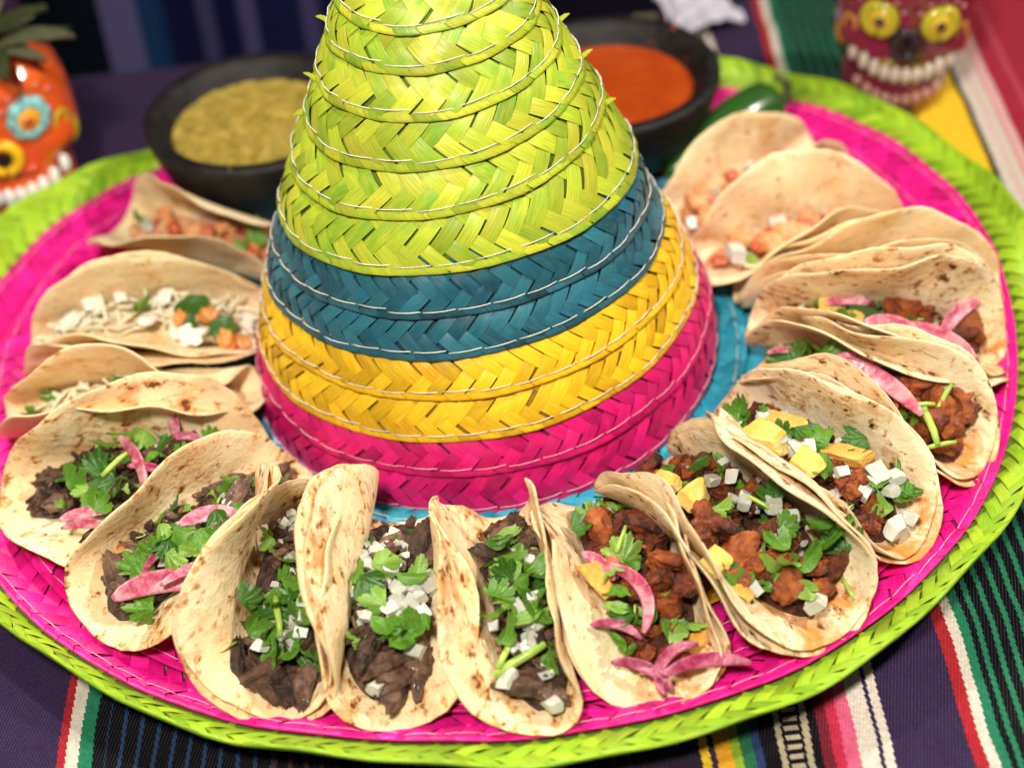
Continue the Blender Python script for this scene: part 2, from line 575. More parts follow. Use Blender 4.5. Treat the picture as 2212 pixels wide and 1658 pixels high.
def build_cloth():
    nx, ny = 120, 110
    V = []
    for j in range(ny + 1):
        y = -.50 + (EDGE + .50 + .14) * j / ny
        for i in range(nx + 1):
            x = -.62 + 1.24 * i / nx
            z = ZT + .0012 * nz((x, y, 0), 9, 3.)
            # soft ripple of the cloth beyond the hat's right rear
            a = math.exp(-((x - .155) / .045) ** 2 - ((y - .24) / .05) ** 2)
            z += .006 * a * abs(math.sin(y * 60 + 1))
            yy = y
            lim = EDGE + .008 * x
            if y > lim:
                k = min((y - lim) / .012, PI / 2)
                yy = lim + .012 * math.sin(k)
                z -= .012 * (1 - math.cos(k)) + max(0, y - lim - .012 * PI / 2)
            V.append((x, yy, z))
    F = grid_faces(ny + 1, nx + 1)
    me = mesh_from('table_cloth', V, F, [M_SERAPE])
    o = link('table_cloth', me)
    tag(o, 'striped purple, black and green woven serape cloth lying under the straw hat', 'tablecloth')
    # table top under the cloth
    x0, x1, y0, y1, z0, z1 = -.60, .60, -.49, EDGE - .006, ZT - .045, ZT - .012
    V = [(x, y, z) for z in (z0, z1) for y in (y0, y1) for x in (x0, x1)]
    F = [(0, 2, 3, 1), (4, 5, 7, 6), (0, 1, 5, 4), (2, 6, 7, 3), (0, 4, 6, 2), (1, 3, 7, 5)]
    t = link('table_top', mesh_from('table_top', V, F, [plain('table_wood', (.09, .05, .03), .6)], smooth=False))
    t['kind'] = 'structure'


build_cloth()


def build_backdrop():
    m, nt, b = new_mat('dark_serape')
    tc = nt.nodes.new('ShaderNodeTexCoord')
    sep = nt.nodes.new('ShaderNodeSeparateXYZ')
    nt.links.new(tc.outputs['Object'], sep.inputs[0])
    NV, DK, LV, BL = (.006, .007, .035), (.0015, .003, .006), (.062, .055, .125), (.006, .024, .07)
    S = [(-.6, DK), (-.262, (.006, .03, .025)), (-.247, (.05, .02, .05)), (-.238, DK), (-.193, LV), (-.176, BL), (-.164, NV), (-.143, (.045, .04, .10)),
         (-.133, NV), (-.118, (.05, .045, .11)), (-.108, NV), (-.088, (.04, .035, .09)), (-.078, NV), (-.066, (.03, .027, .08)), (-.058, NV),
         (.0, (.006, .005, .012)), (.3, (.02, .01, .02))]
    f = mathn(nt, 'DIVIDE', mathn(nt, 'ADD', sep.outputs[0], .6), 1.2)
    c = ramp(nt, f, [((p + .6) / 1.2, q) for p, q in S], 'CONSTANT')
    nt.links.new(c, b.inputs['Base Color'])
    b.inputs['Roughness'].default_value = .95
    b.inputs['Specular IOR Level'].default_value = .04
    V = []
    nx, ny = 100, 8
    for j in range(ny + 1):
        for i in range(nx + 1):
            x = -.9 + 1.8 * i / nx
            V.append((x, .335 + .006 * math.sin(x * 70) + .004 * math.sin(x * 31 + 1), -.35 + .9 * j / ny))
    o = link('backdrop_cloth', mesh_from('backdrop_cloth', V, grid_faces(ny + 1, nx + 1), [m]))
    tag(o, 'dark navy striped cloth hanging upright behind the table edge', 'cloth')


build_backdrop()

# ------------------------------------------------------------------ sombrero
rnd = random.Random(7)
hat = thing('sombrero', 'large woven straw sombrero in lime, teal, yellow and pink holding the ring of tacos', 'sombrero')

# rings of the crown, lower edge of each braid row: cx, z, r, tilt about y, cy, tilt about x
RINGS = [(-.0004, .0031, .0905, .032, -.009, .0357), (-.0002, .0199, .0885, .0364, -.009, .0300), (-.0018, .0312, .0847, .0560, -.009, .005),
         (-.0020, .0455, .0804, .0480, -.009, -.0115), (-.0035, .0585, .0752, .0590, -.009, -.0326), (-.0038, .0709, .0704, .0480, -.009, -.0620),
         (-.0036, .0846, .0666, .0660, -.0089, -.0950), (-.0055, .1084, .0574, .1050, -.0104, -.0100), (-.0051, .1247, .0500, .1000, -.0113, .0194),
         (-.0052, .1404, .0431, .0750, -.0119, .0396), (-.0054, .1537, .0372, .0594, -.0105, .0405), (-.0057, .1649, .0317, .0593, -.0098, .0402),
         (-.0057, .1745, .0245, .059, -.0095, .04), (-.0057, .1812, .0140, .059, -.0095, .04), (-.0057, .1840, .0040, .059, -.0095, .04)]
ROWMAT = [3, 3, 2, 2, 1, 1, 0, 0, 0, 0, 0, 0, 0, 0]


def ring_pt(k, th, r):
    cx, z, _, t, cy, tx = RINGS[k]
    c, s = np.cos(th), np.sin(th)
    return np.stack([cx + r * c * math.cos(t), cy + r * s * math.cos(tx), z + r * (c * math.sin(t) + s * math.sin(tx))], -1)


def crown_row(k):
    """surface of braid row k: th, w (0 upper edge, 1 lower edge) -> points"""
    def f(th, w):
        lo = ring_pt(k, th, RINGS[k][2] + .0003 * np.sin(5 * th + k) + .0003 * np.sin(11 * th + 2 * k))
        up = ring_pt(k + 1, th, RINGS[k + 1][2] - .0013)
        w = np.asarray(w)[..., None]
        P = up + (lo - up) * w
        # slight outward belly
        n = P - np.array([-.005, -.009, 0])
        n[..., 2] = 0
        n /= np.linalg.norm(n, axis=-1, keepdims=True) + 1e-9
        return P + n * (.0009 * np.sin(np.clip(w, 0, 1) * PI))
    H = np.linalg.norm(ring_pt(k, np.array([-PI / 2]), RINGS[k][2]) - ring_pt(k + 1, np.array([-PI / 2]), RINGS[k + 1][2]))
    return f, H, (RINGS[k][2] + RINGS[k + 1][2]) / 2


def fser(c):
    def g(th):
        r = c[0] + 0 * th
        for k in range(1, 5):
            r = r + c[2 * k - 1] * np.cos(k * th) + c[2 * k] * np.sin(k * th)
        return r
    return g


R_PINK = fser([0.2036, -0.0009, -0.013, 0.0104, 0.0014, -0.0019, 0.007, -0.0039, 0.0004])
R_EDGE = fser([0.2184, -0.002, -0.0124, 0.0125, 0.0007, -0.0045, 0.008, -0.0012, -0.0006])
# brim rows in fractions between the crown (0) and the pink border (1); the last row is the green edge
BW = [-.02, .13, .26, .40, .53, .65, .77, .885, 1.0]
BMAT = [5, 5, 5, 2, 2, 4, 4, 4, 6]


def brim_pt(th, w):
    """w 0..1 crown to pink border, 1..2 green edge"""
    th = np.asarray(th, float)
    w = np.asarray(w, float)
    c, s = np.cos(th), np.sin(th)
    rp, re = R_PINK(th), R_EDGE(th)
    ix, iy = .087 * c, -.009 + .087 * s
    w1, w2 = np.minimum(w, 1), np.maximum(w - 1, 0)
    x = ix + (rp * c - ix) * w1 + (re - rp) * c * w2
    y = iy + (rp * s - iy) * w1 + (re - rp) * s * w2
    wob = .0012 * np.sin(7 * th + 1) + .0010 * np.sin(13 * th) + .0006 * np.sin(29 * th)
    z = .0012 + .0045 * np.clip(w1, 0, 1) ** 3 + .0055 * w2 + wob * np.clip(w - .5, 0, 1.5)
    return np.stack([x, y, z], -1)


def brim_row(k):
    a = BW[k]
    b_ = BW[k + 1] if k + 1 < len(BW) else 2.0

    def f(th, w):
        w = np.asarray(w)
        P = brim_pt(th, a + (b_ - a) * w)
        P[..., 2] += -.0014 + .0022 * np.clip(w, -.6, 1) + .006 * np.clip(w, -.6, 0) + .0004 * np.sin(np.clip(w, 0, 1) * PI)
        if k == len(BW) - 1:
            P[..., 2] += .0006
        return P
    th = np.array([-PI / 2, 0, PI / 2, PI])
    H = float(np.mean(np.linalg.norm(f(th, np.ones(4)) - f(th, np.zeros(4)), axis=1)))
    r = float(np.mean(np.linalg.norm(f(th, np.full(4, .5))[:, :2], axis=1)))
    return f, H, r


def normals(f, th, w, e=1e-3):
    d1 = f(th + e, w) - f(th - e, w)
    d2 = f(th, w + e * 8) - f(th, w - e * 8)
    n = np.cross(d2, d1)
    n /= np.linalg.norm(n, axis=-1, keepdims=True) + 1e-12
    return n


NT, NW = 8, 4
TT = np.linspace(-1.42, 1.42, NT)
WW = np.array([-1, -.45, .45, 1]) * .93
cells = []     # every strip of straw: V, F, tint, uvw, mat, area in view
thread_rows, edge_rows, lin_rows = [], [], []


def weave(f, H, rad, mi, s, flip, tag_):
    pitch = s * math.sqrt(2)
    n = int(round(2 * PI * rad / pitch))
    dth = 2 * PI / n
    Hu = H / pitch                     # row height in pattern units
    nb = int(math.ceil(Hu)) + 1
    ph = rnd.random()
    for bnd in range(nb):
        # bands counted upwards from the lower edge
        yc = Hu - .62 - bnd
        if yc < -.75 or (yc + .3) / Hu < -.12 or (mi == 6 and yc < .1):
            break
        sgn = 1 if (bnd + flip) % 2 == 0 else -1
        off = .5 * (bnd % 2)
        for i in range(n):
            ja, jb = rnd.gauss(0, .05), rnd.gauss(0, .04)
            wsc = 1 + rnd.gauss(0, .05)
            lift = rnd.gauss(0, .16)
            t, w = np.meshgrid(TT, WW * wsc, indexing='ij')
            t = t * (1 + rnd.gauss(0, .03))
            X = i + off + ph + ja + .5 * t + .25 * w
            Y = yc + jb + sgn * (.5 * t - .25 * w)
            Y = np.minimum(Y, Hu - .06)
            th = X * dth
            ww = Y / Hu
            P = f(th, ww)
            nn = normals(f, th, ww)
            h = .00058 * np.cos(np.clip(t, -1.42, 1.42) * PI / 2 * .92) * (1 + lift) + .00016 * (1 - w * w) + .0003 * lift * t
            P = P + nn * h[..., None]
            V = P.reshape(-1, 3)
            sid = rnd.random()
            uvw = np.stack([w, t, np.full_like(t, sid * 20)], -1).reshape(-1, 3)
            tint = (rnd.random(), rnd.random(), rnd.random())
            c = V.mean(0)
            vd = CAM - c
            vd /= np.linalg.norm(vd)
            nm = nn[NT // 2, 1]
            cells.append((V, tint, uvw, mi, float(nm @ vd) * s * s * 2 / np.linalg.norm(CAM - c) ** 2, c, tag_))
    # folded lower edge: slanted wraps of straw
    B = Bag()
    er = .00062
    for i in range(n):
        a0 = (i + ph) + rnd.gauss(0, .03)
        sl = .85
        tt = np.linspace(-.5, .5, 3)
        cc = np.linspace(0, 1, 7)
        T, C_ = np.meshgrid(tt, cc, indexing='ij')
        X = a0 + T * .98 + sl * (C_ - .5) * .8
        ang = C_ * PI * 1.15
        Y = Hu - .34 + .34 * np.sin(np.clip(ang, 0, PI / 2)) + 0 * T
        rad_ = er * (.80 + .42 * np.cos(T * PI)) * (1 + rnd.gauss(0, .08))
        th = X * dth
        P = f(th, Y / Hu)
        nn = normals(f, th, np.full_like(X, .97))
        P = P + nn * (rad_ * (.55 + .75 * np.cos(np.clip(ang - PI / 3.2, -PI, PI))))[..., None]
        V = P.reshape(-1, 3)
        uvw = np.stack([T * 2, C_ * 2, np.full_like(T, rnd.random() * 20)], -1).reshape(-1, 3)
        B.add(V, grid_faces(3, 7), (rnd.random(), rnd.random(), rnd.random()), uvw, 0)
    edge_rows.append((B, mi))
    # stitched thread just above the fold
    if mi == 6:
        st_skip = True
    else:
        st_skip = False
    S = Bag()
    i = 0
    st_n = max(1, int(n * 0.62))
    for i in range(st_n):
        a0 = 2 * PI * i / st_n + .3
        tt = np.linspace(0, 1, 4)
        th = a0 + tt * (2 * PI / st_n) * .93
        Yw = 1 - (.40 + .05 * tt + rnd.gauss(0, .02) + .05 * math.sin(a0 * 7 + rad * 900)) / Hu
        P = f(th, Yw)
        nn = normals(f, th, Yw)
        P = P + nn * (.00055 + .00062 * np.sin(tt * PI))[:, None]
        V, F = tube(P, .00021, 5)
        S.add(V, F)
    if not st_skip:
        thread_rows.append((S, mi))
    # solid straw backing, its colour darkened to put shade in the gaps
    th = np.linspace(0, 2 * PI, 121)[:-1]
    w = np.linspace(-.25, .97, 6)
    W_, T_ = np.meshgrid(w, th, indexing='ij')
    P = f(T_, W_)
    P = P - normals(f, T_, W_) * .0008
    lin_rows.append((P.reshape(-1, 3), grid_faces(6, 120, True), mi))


for k in range(len(RINGS) - 1):
    f, H, r = crown_row(k)
    weave(f, H, r, ROWMAT[k], .0060 if ROWMAT[k] == 0 else .0052, k % 2, 'crown')
for k in range(len(BMAT)):
    f, H, r = brim_row(k)
    weave(f, H, r, BMAT[k], .0054, k % 2, 'brim')

CF_ = grid_faces(NT, 4)
view = sorted(range(len(cells)), key=lambda i: -(cells[i][4] if cells[i][6] == 'crown' else cells[i][4] * (.9 if cells[i][3] in (4, 6) and math.hypot(cells[i][5][0], cells[i][5][1]) > .19 and cells[i][5][1] < 0 else .0)))
inframe = []
for i in view:
    if len(inframe) == 300:
        break
    q = proj(cells[i][5])
    if 10 < q[0] < 2200 and 5 < q[1] < 1650:
        inframe.append(i)
single = set(inframe)
rest = Bag()
for i, (V, tint, uvw, mi, ar, c, tg) in enumerate(cells):
    if i in single:
        me = mesh_from('straw_strip', V - c, CF_, [STRAW[mi]], np.broadcast_to(tint, (len(V), 3)), uvw)
        link('straw_strip', me, hat, c)
    else:
        rest.add(V, CF_, tint, uvw, mi)
o = link('straw_weave', rest.mesh('straw_weave', STRAW), hat)
o['kind'] = 'stuff'
for B, mi in edge_rows:
    link('braid_edge', B.mesh('braid_edge', [STRAW[mi]]), hat)
for S, mi in thread_rows:
    link('stitching', S.mesh('stitching', [M_PTHREAD if mi in (3, 4) else M_THREAD]), hat)
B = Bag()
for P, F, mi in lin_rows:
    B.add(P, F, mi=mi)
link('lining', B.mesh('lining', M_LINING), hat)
# frayed straw ends that stick out of the crown
fr = random.Random(3)
for k, th0, up in ((10, 2.95, .5), (9, 3.25, .9), (8, .05, .8), (9, .12, .7), (7, -.1, .6), (8, 3.1, -.2)):
    p = ring_pt(k, np.array([th0]), RINGS[k][2] + .0006)[0]
    d = np.array([math.cos(th0), math.sin(th0), up]) * .0034
    pth = np.array([p - d * .6, p, p + d * .6, p + d * 1.1 + np.array([0, 0, -.0006])])
    sd = np.array([0, .3, 1.]) * .0011
    V = np.vstack([pth - sd * np.array([1, 1, .7, .15])[:, None], pth + sd * np.array([1, 1, .7, .15])[:, None]])
    F = [(i, i + 1, i + 5, i + 4) for i in range(3)]
    me = mesh_from('frayed_end', V, F, [M_GREEN], np.full((8, 3), .5), np.zeros((8, 3)))
    link('frayed_end', me, hat)

# ------------------------------------------------------------------ filling pieces (shared meshes)
pr = random.Random(11)


def chunk(seed, sub=2, amp=.35, sc=(1, 1, 1), f1=1.3, f2=3.5, a2=.14):
    V, F = ico(sub)
    W = []
    for v in V:
        d = 1 + amp * nz(v, f1, seed) + a2 * nz(v, f2, seed + 5) + .05 * nz(v, 9, seed + 9)
        W.append(v * d * np.array(sc) * .5)
    return np.array(W), F


def box_piece(seed, sx, sy, sz, r=.18, jit=.08):
    """bevelled uneven block"""
    g = random.Random(seed)
    V, F = ico(2)
    W = []
    sk = [g.uniform(-.25, .25) for _ in range(4)]
    for v in V:
        p = np.sign(v) * np.abs(v) ** .48
        p = p / max(1e-6, np.abs(p).max()) * (1 - r * (1 - np.abs(v).max()) * .9)
        p = p * (1 + jit * nz(v, 1.5, seed))
        x, y, z = p
        W.append(((x + sk[0] * y) * sx / 2, (y + sk[1] * z) * sy / 2, (z + sk[2] * x * .4 + (.15 + sk[3]) * x * x) * sz / 2))
    return np.array(W), F


def leaf_piece(seed, lobes=5, L=1.0, W=1.0, curl=.35):
    """a chopped cilantro leaf: notched fan of lobes, unit size, base at y=-.5"""
    g = random.Random(seed)
    na, nr = 54, 5
    V, U = [(0, -.42, 0)], [(0, 0, 0)]
    lob = [g.uniform(.75, 1.1) for _ in range(lobes)]
    cut = g.uniform(-.1, .5)
    cx, cy, tw = g.uniform(-1, 1) * curl, g.uniform(.2, 1) * curl, g.uniform(-.6, .6) * curl
    a0, a1 = -1.25, 1.25
    for j in range(1, nr + 1):
        for i in range(na + 1):
            s = i / na
            a = a0 + (a1 - a0) * s
            q = s * lobes
            li = min(int(q), lobes - 1)
            fr_ = q - li
            env = .62 + .38 * math.sin(PI * fr_) ** .6 * lob[li]
            ser = .07 * abs(math.sin(PI * fr_ * 3)) + .03 * math.sin(fr_ * 37 + seed)
            r = (.62 + .35 * math.cos(a)) * (env + ser) if j == nr else (.62 + .35 * math.cos(a)) * (.60 + .4 * env)
            if s < cut * .4:
                r *= .55 + g.uniform(0, .04)
            rr = r * j / nr
            x, y = rr * math.sin(a) * W, -.42 + rr * math.cos(a) * L
            z = cx * x * x * 1.6 + cy * (y + .2) ** 2 * 1.2 + tw * x * (y + .4) + .035 * math.sin(q * 2 * PI) * j / nr + .03 * math.sin(7 * y + seed)
            V.append((x, y, z))
            U.append((x * 2 + seed, y * 2, a))
    F = [(0, 1 + i + 1, 1 + i) for i in range(na)]
    for j in range(nr - 1):
        for i in range(na):
            b0 = 1 + j * (na + 1) + i
            F.append((b0, b0 + 1, b0 + na + 2, b0 + na + 1))
    return np.array(V), F, np.array(U)


def arc_piece(seed, R, ang, w, th, taper=1.0):
    """curved onion petal: crescent with lens section, unit coordinates in metres"""
    n, m = 16, 8
    V = []
    g = random.Random(seed)
    tw = g.uniform(-.5, .5)
    for i in range(n + 1):
        s = i / n
        a = (s - .5) * ang
        k = max(.05, math.sin(PI * (0.02 + .96 * s)) ** (.45 * taper))
        c = np.array([R * math.sin(a), R * math.cos(a) - R, .0012 * math.sin(3 * a + seed)])
        er, et = np.array([math.sin(a), math.cos(a), 0]), np.array([0, 0, 1.])
        rot = tw * (s - .5) + .5
        for j in range(m):
            b = 2 * PI * j / m
            p, q = math.cos(b) * w / 2 * k, math.sin(b) * th / 2 * (.45 + .55 * k)
            q += .32 * w * k * (math.cos(b) ** 2 - .5)
            V.append(c + er * (p * math.cos(rot) - q * math.sin(rot)) + et * (p * math.sin(rot) + q * math.cos(rot)))
    F = grid_faces(n + 1, m, True)
    F.append(tuple(range(m - 1, -1, -1)))
    F.append(tuple(n * m + j for j in range(m)))
    return np.array(V), F


def lib(name, builder, mats, count):
    out = []
    for i in range(count):
        r = builder(i)
        V, F = r[0], r[1]
        U = r[2] if len(r) > 2 else None
        for m in mats:
            out.append(mesh_from(name, V, F, [m], None, U))
    return out


def shred(seed):
    g = random.Random(seed)
    n = 7
    p = np.array([0., 0, 0])
    d = np.array([1., g.uniform(-.3, .3), g.uniform(-.2, .2)])
    path = []
    for i in range(n):
        path.append(p.copy())
        d = d + np.array([0, g.uniform(-.25, .25), g.uniform(-.2, .2)])
        p = p + d / np.linalg.norm(d) / (n - 1)
    path = np.array(path) - np.mean(path, axis=0)
    return tube(path, [g.uniform(.05, .14) * (1 if 0 < i < n - 1 else .5) for i in range(n)], 6)


def thin_shred(seed):
    V, F = shred(seed)
    g = random.Random(seed)
    n = 7
    path = [V[i * 6:(i + 1) * 6].mean(0) for i in range(n)]
    return tube(path, [.045 + g.uniform(0, .025)] * n, 5)


LIB = {
    'pastor': lib('meat_chunk', lambda i: cut_piece(i * 3 + 1, (1.1, .95, .8), 0, 6, (.35, .75), .24), [M_PASTOR, M_PASTOR2, M_PASTOR3], 6),
    'carnitas': lib('meat_shred', lambda i: fibre_chunk(i * 2.7 + 40, (1.35, .52, .44)), [M_CARN, M_CARN2, M_CARN3], 6),
    'strand': lib('meat_shred', lambda i: shred(i + 70), [M_CARN, M_CARN3], 4),
    'shrimp': lib('seafood_chunk', lambda i: chunk(i * 2.2 + 80, 2, .4, (1.2, .8, .7)), [M_SHRIMP], 4),
    'onion': lib('onion_dice', lambda i: dice_piece(i + 5, (.95, .80, .55)), [M_ONION], 6),
    'tomato': lib('tomato_dice', lambda i: cut_piece(i + 25, (.9, .8, .6), 0, 6, (.35, .7), .08, 2), [M_TOM], 3),
    'leaf': lib('cilantro_leaf', lambda i: leaf_piece(i * 1.0 + 2, [3, 5, 4, 3, 5, 2][i % 6], [1, 1, 1.2, 1.25, .9, 1.3][i % 6], [1, 1, .8, .6, 1.1, .5][i % 6], .9), [M_LEAF[0]], 6),
    'leaflight': lib('cilantro_leaf', lambda i: leaf_piece(i * 1.0 + 12, [3, 5, 2, 4][i % 4], [1, 1, 1.3, 1.1][i % 4], [.9, 1, .5, .8][i % 4], .9), [M_LEAF[1]], 4),
    'leafdark': lib('cilantro_leaf', lambda i: leaf_piece(i * 1.0 + 22, [5, 3, 4][i % 3], 1, [1, .7, .9][i % 3], .9), [M_LEAF[2]], 3),
    'stem': lib('cilantro_stem', lambda i: tube([(-.5, 0, 0), (-.2, .03 * (i - 1), .03), (.2, .05 * (i - 1), .04), (.5, .1 * (i - 1), 0)], [.075, .085, .08, .06], 8), [M_STEM], 3),
    'pickle': lib('pickled_onion', lambda i: arc_piece(i, 1.0 * [.9, .62, 1.4][i % 3], [1.2, 2.0, .9][i % 3], .19, .10), [M_PICK], 3),
    'pickled': lib('pickled_onion', lambda i: arc_piece(i + 9, [.9, .55, 1.4][i % 3], [1.25, 2.4, .9][i % 3], .20, .10), [M_PICKD], 3),
    'petal': lib('pickled_onion', lambda i: arc_piece(i + 19, [1.3, 1.0][i % 2], [.95, 1.05][i % 2], .29, .10), [M_PICK], 2),
    'pine': lib('pineapple_chunk', lambda i: dice_piece(i + 60, (1.15, .75, .50), .3, (.42, .65), .08), [M_PINE], 3),
    'pinegrill': lib('pineapple_chunk', lambda i: dice_piece(i + 66, (1.25, .70, .48), .3, (.42, .65), .08), [M_PINE2], 2),
    'cheese': lib('cheese_shred', lambda i: thin_shred(i + 90), [M_CHEESE], 4),
    'crema': lib('cream_dollop', lambda i: chunk(i + 95., 3, .45, (.95, .7, .25), 1.3, 3, .15), [M_CREMA], 2),
    'sauce': lib('sauce_drop', lambda i: chunk(i + 99., 2, .6, (.85, .65, .28), 1.6, 4, .25), [M_SAUCE], 2),
    'pepper': lib('pepper_slice', lambda i: arc_piece(i + 31, 1.4, .75, .36, .16, .5), [M_PEPPER], 1),
}


# ------------------------------------------------------------------ tacos
def section(s, rho, phi, kap):
    a = np.minimum(s, rho * phi) / rho
    x, z = rho * np.sin(a), rho * (1 - np.cos(a))
    t = np.maximum(s - rho * phi, 0)
    k = np.where(np.abs(kap) < 1e-3, 1e-3, kap)
    return x + (np.sin(phi + k * t) - np.sin(phi)) / k, z + (-np.cos(phi + k * t) + np.cos(phi)) / k


class Shell:
    def __init__(s, q):
        s.q = q
        s.A = np.array([q[0], q[1], q[4]])
        s.B = np.array([q[2], q[3], q[5]])
        e = s.B - s.A
        s.R = np.linalg.norm(e) / 2
        s.eu = e / np.linalg.norm(e)
        s.ex = np.cross([0, 0, 1], s.eu)
        s.ex /= np.linalg.norm(s.ex)
        s.ez = np.cross(s.eu, s.ex)
        s.C = (s.A + s.B) / 2

    def wall(s, u, side):
        o = 7 if side < 0 else 11
        un = u / s.R
        return s.q[o] + s.q[o + 1] * un + s.q[o + 2] * un ** 2, s.q[o + 3]

    def pts(s, u, sv, off=0., dk=0.):
        """u along the fold, sv signed arc length across it; off = outward offset"""
        P = np.zeros(u.shape + (2,))
        for side in (-1, 1):
            phi, kap = s.wall(u, side)
            x, z = section(np.abs(sv), s.q[6] + off, phi, (kap + dk) * np.ones_like(u))
            m = (sv < 0) if side < 0 else (sv >= 0)
            P[m, 0] = side * x[m]
            P[m, 1] = z[m] - off
        return s.C + s.eu * u[..., None] + s.ex * P[..., 0:1] + s.ez * P[..., 1:2]

    def lateral(s, u, h, side):
        phi, kap = s.wall(np.array([u]), side)
        smax = math.sqrt(max(1e-9, s.R ** 2 - u * u)) * s.q[15]
        sv = np.linspace(0, smax, 60)
        x, z = section(sv, s.q[6], phi, np.full(60, kap))
        zm = np.maximum.accumulate(z)
        return float(np.interp(h, zm, x)), float(z.max())


def tortilla_mesh(S, off, dk, seed, mat, grow=1.0, shift=0.):
    nr, npz = 16, 96
    ps = np.linspace(0, 2 * PI, npz + 1)[:-1]
    rr = np.linspace(0, 1, nr + 1)[1:] ** .85
    RR, PS = np.meshgrid(rr, ps, indexing='ij')
    g = random.Random(seed)
    a = [g.uniform(0, 6.28) for _ in range(8)]
    edge = 1 + .010 * np.sin(3 * PS + a[0]) + .008 * np.sin(5 * PS + a[1]) + .005 * np.sin(9 * PS + a[2]) + .003 * np.sin(17 * PS + a[3]) + .003 * np.sin(29 * PS + a[4]) * np.sin(7 * PS + a[5]) + .0022 * np.sin(43 * PS + a[6])
    u = S.R * RR * np.cos(PS) * edge * grow + shift
    sv = S.R * RR * np.sin(PS) * edge * S.q[15] * grow
    u = np.clip(u, -S.R * 1.06, S.R * 1.06)
    P = S.pts(u, sv, off, dk)
    c = S.pts(np.array([[shift]]), np.array([[0.]]), off, dk)[0]
    # mean direction frame for normals
    dr = np.gradient(P, axis=0)
    dp = np.roll(P, -1, axis=1) - np.roll(P, 1, axis=1)
    n = np.cross(dr, dp)
    n /= np.linalg.norm(n, axis=-1, keepdims=True) + 1e-12
    amp = RR ** 2
    wv = (.0009 * np.sin(u * 150 + a[4]) * np.sin(sv * 120 + a[5]) + .0010 * np.sin(4 * PS + a[6]) * amp + .0006 * np.sin(11 * PS + a[7]) * amp ** 2)
    # keep the fold where it rests on the brim
    P = P + n * (wv * np.clip(np.abs(sv) / .02, 0, 1))[..., None]
    th = .00058 * (1 - .25 * RR ** 6)[..., None]
    top, bot = P + n * th, P - n * th
    rimc = P[-1] + (P[-1] - P[-2]) / (np.linalg.norm(P[-1] - P[-2], axis=-1, keepdims=True) + 1e-12) * .0005
    nc = n[0].mean(0)
    V = np.vstack([top.reshape(-1, 3), bot.reshape(-1, 3), rimc, c + nc * .0007, c - nc * .0007])
    N1 = nr * npz
    F = []
    for i in range(nr - 1):
        for j in range(npz):
            k = (j + 1) % npz
            F.append((i * npz + j, i * npz + k, (i + 1) * npz + k, (i + 1) * npz + j)[::-1])
            F.append((N1 + i * npz + j, N1 + i * npz + k, N1 + (i + 1) * npz + k, N1 + (i + 1) * npz + j))
    b0, r0, ct, cb = (nr - 1) * npz, 2 * N1, 2 * N1 + npz, 2 * N1 + npz + 1
    for j in range(npz):
        k = (j + 1) % npz
        F.append((b0 + j, b0 + k, r0 + k, r0 + j)[::-1])
        F.append((N1 + b0 + j, N1 + b0 + k, r0 + k, r0 + j))
        F.append((ct, j, k))
        F.append((cb, N1 + k, N1 + j))
    uv = np.stack([u, sv, np.zeros_like(u)], -1).reshape(-1, 3)
    uvr = uv[b0:b0 + npz]
    so = seed * 1.37
    U = np.vstack([uv + [0, 0, so], uv + [.31, .17, so], uvr + [0, 0, so], [[0, 0, so], [.31, .17, so]]])
    return mesh_from('tortilla', V, F, [mat], None, U)


def frame(normal, spin):
    n = Vector(normal).normalized()
    q = Vector((0, 0, 1)).rotation_difference(n)
    return q.to_matrix() @ Matrix.Rotation(spin, 3, 'Z')


def put(name_key, parent, P, size, normal, spin, rng, flat=1.0, idx=None):
    ms = LIB[name_key]
    me = ms[rng.randrange(len(ms)) if idx is None else idx % len(ms)]
    R3 = frame(normal, spin)
    M4 = Matrix.Translation(Vector(P)) @ R3.to_4x4() @ Matrix.Diagonal((size, size, size * flat, 1))
    return link(me.name.split('.')[0], me, parent, mat=M4)


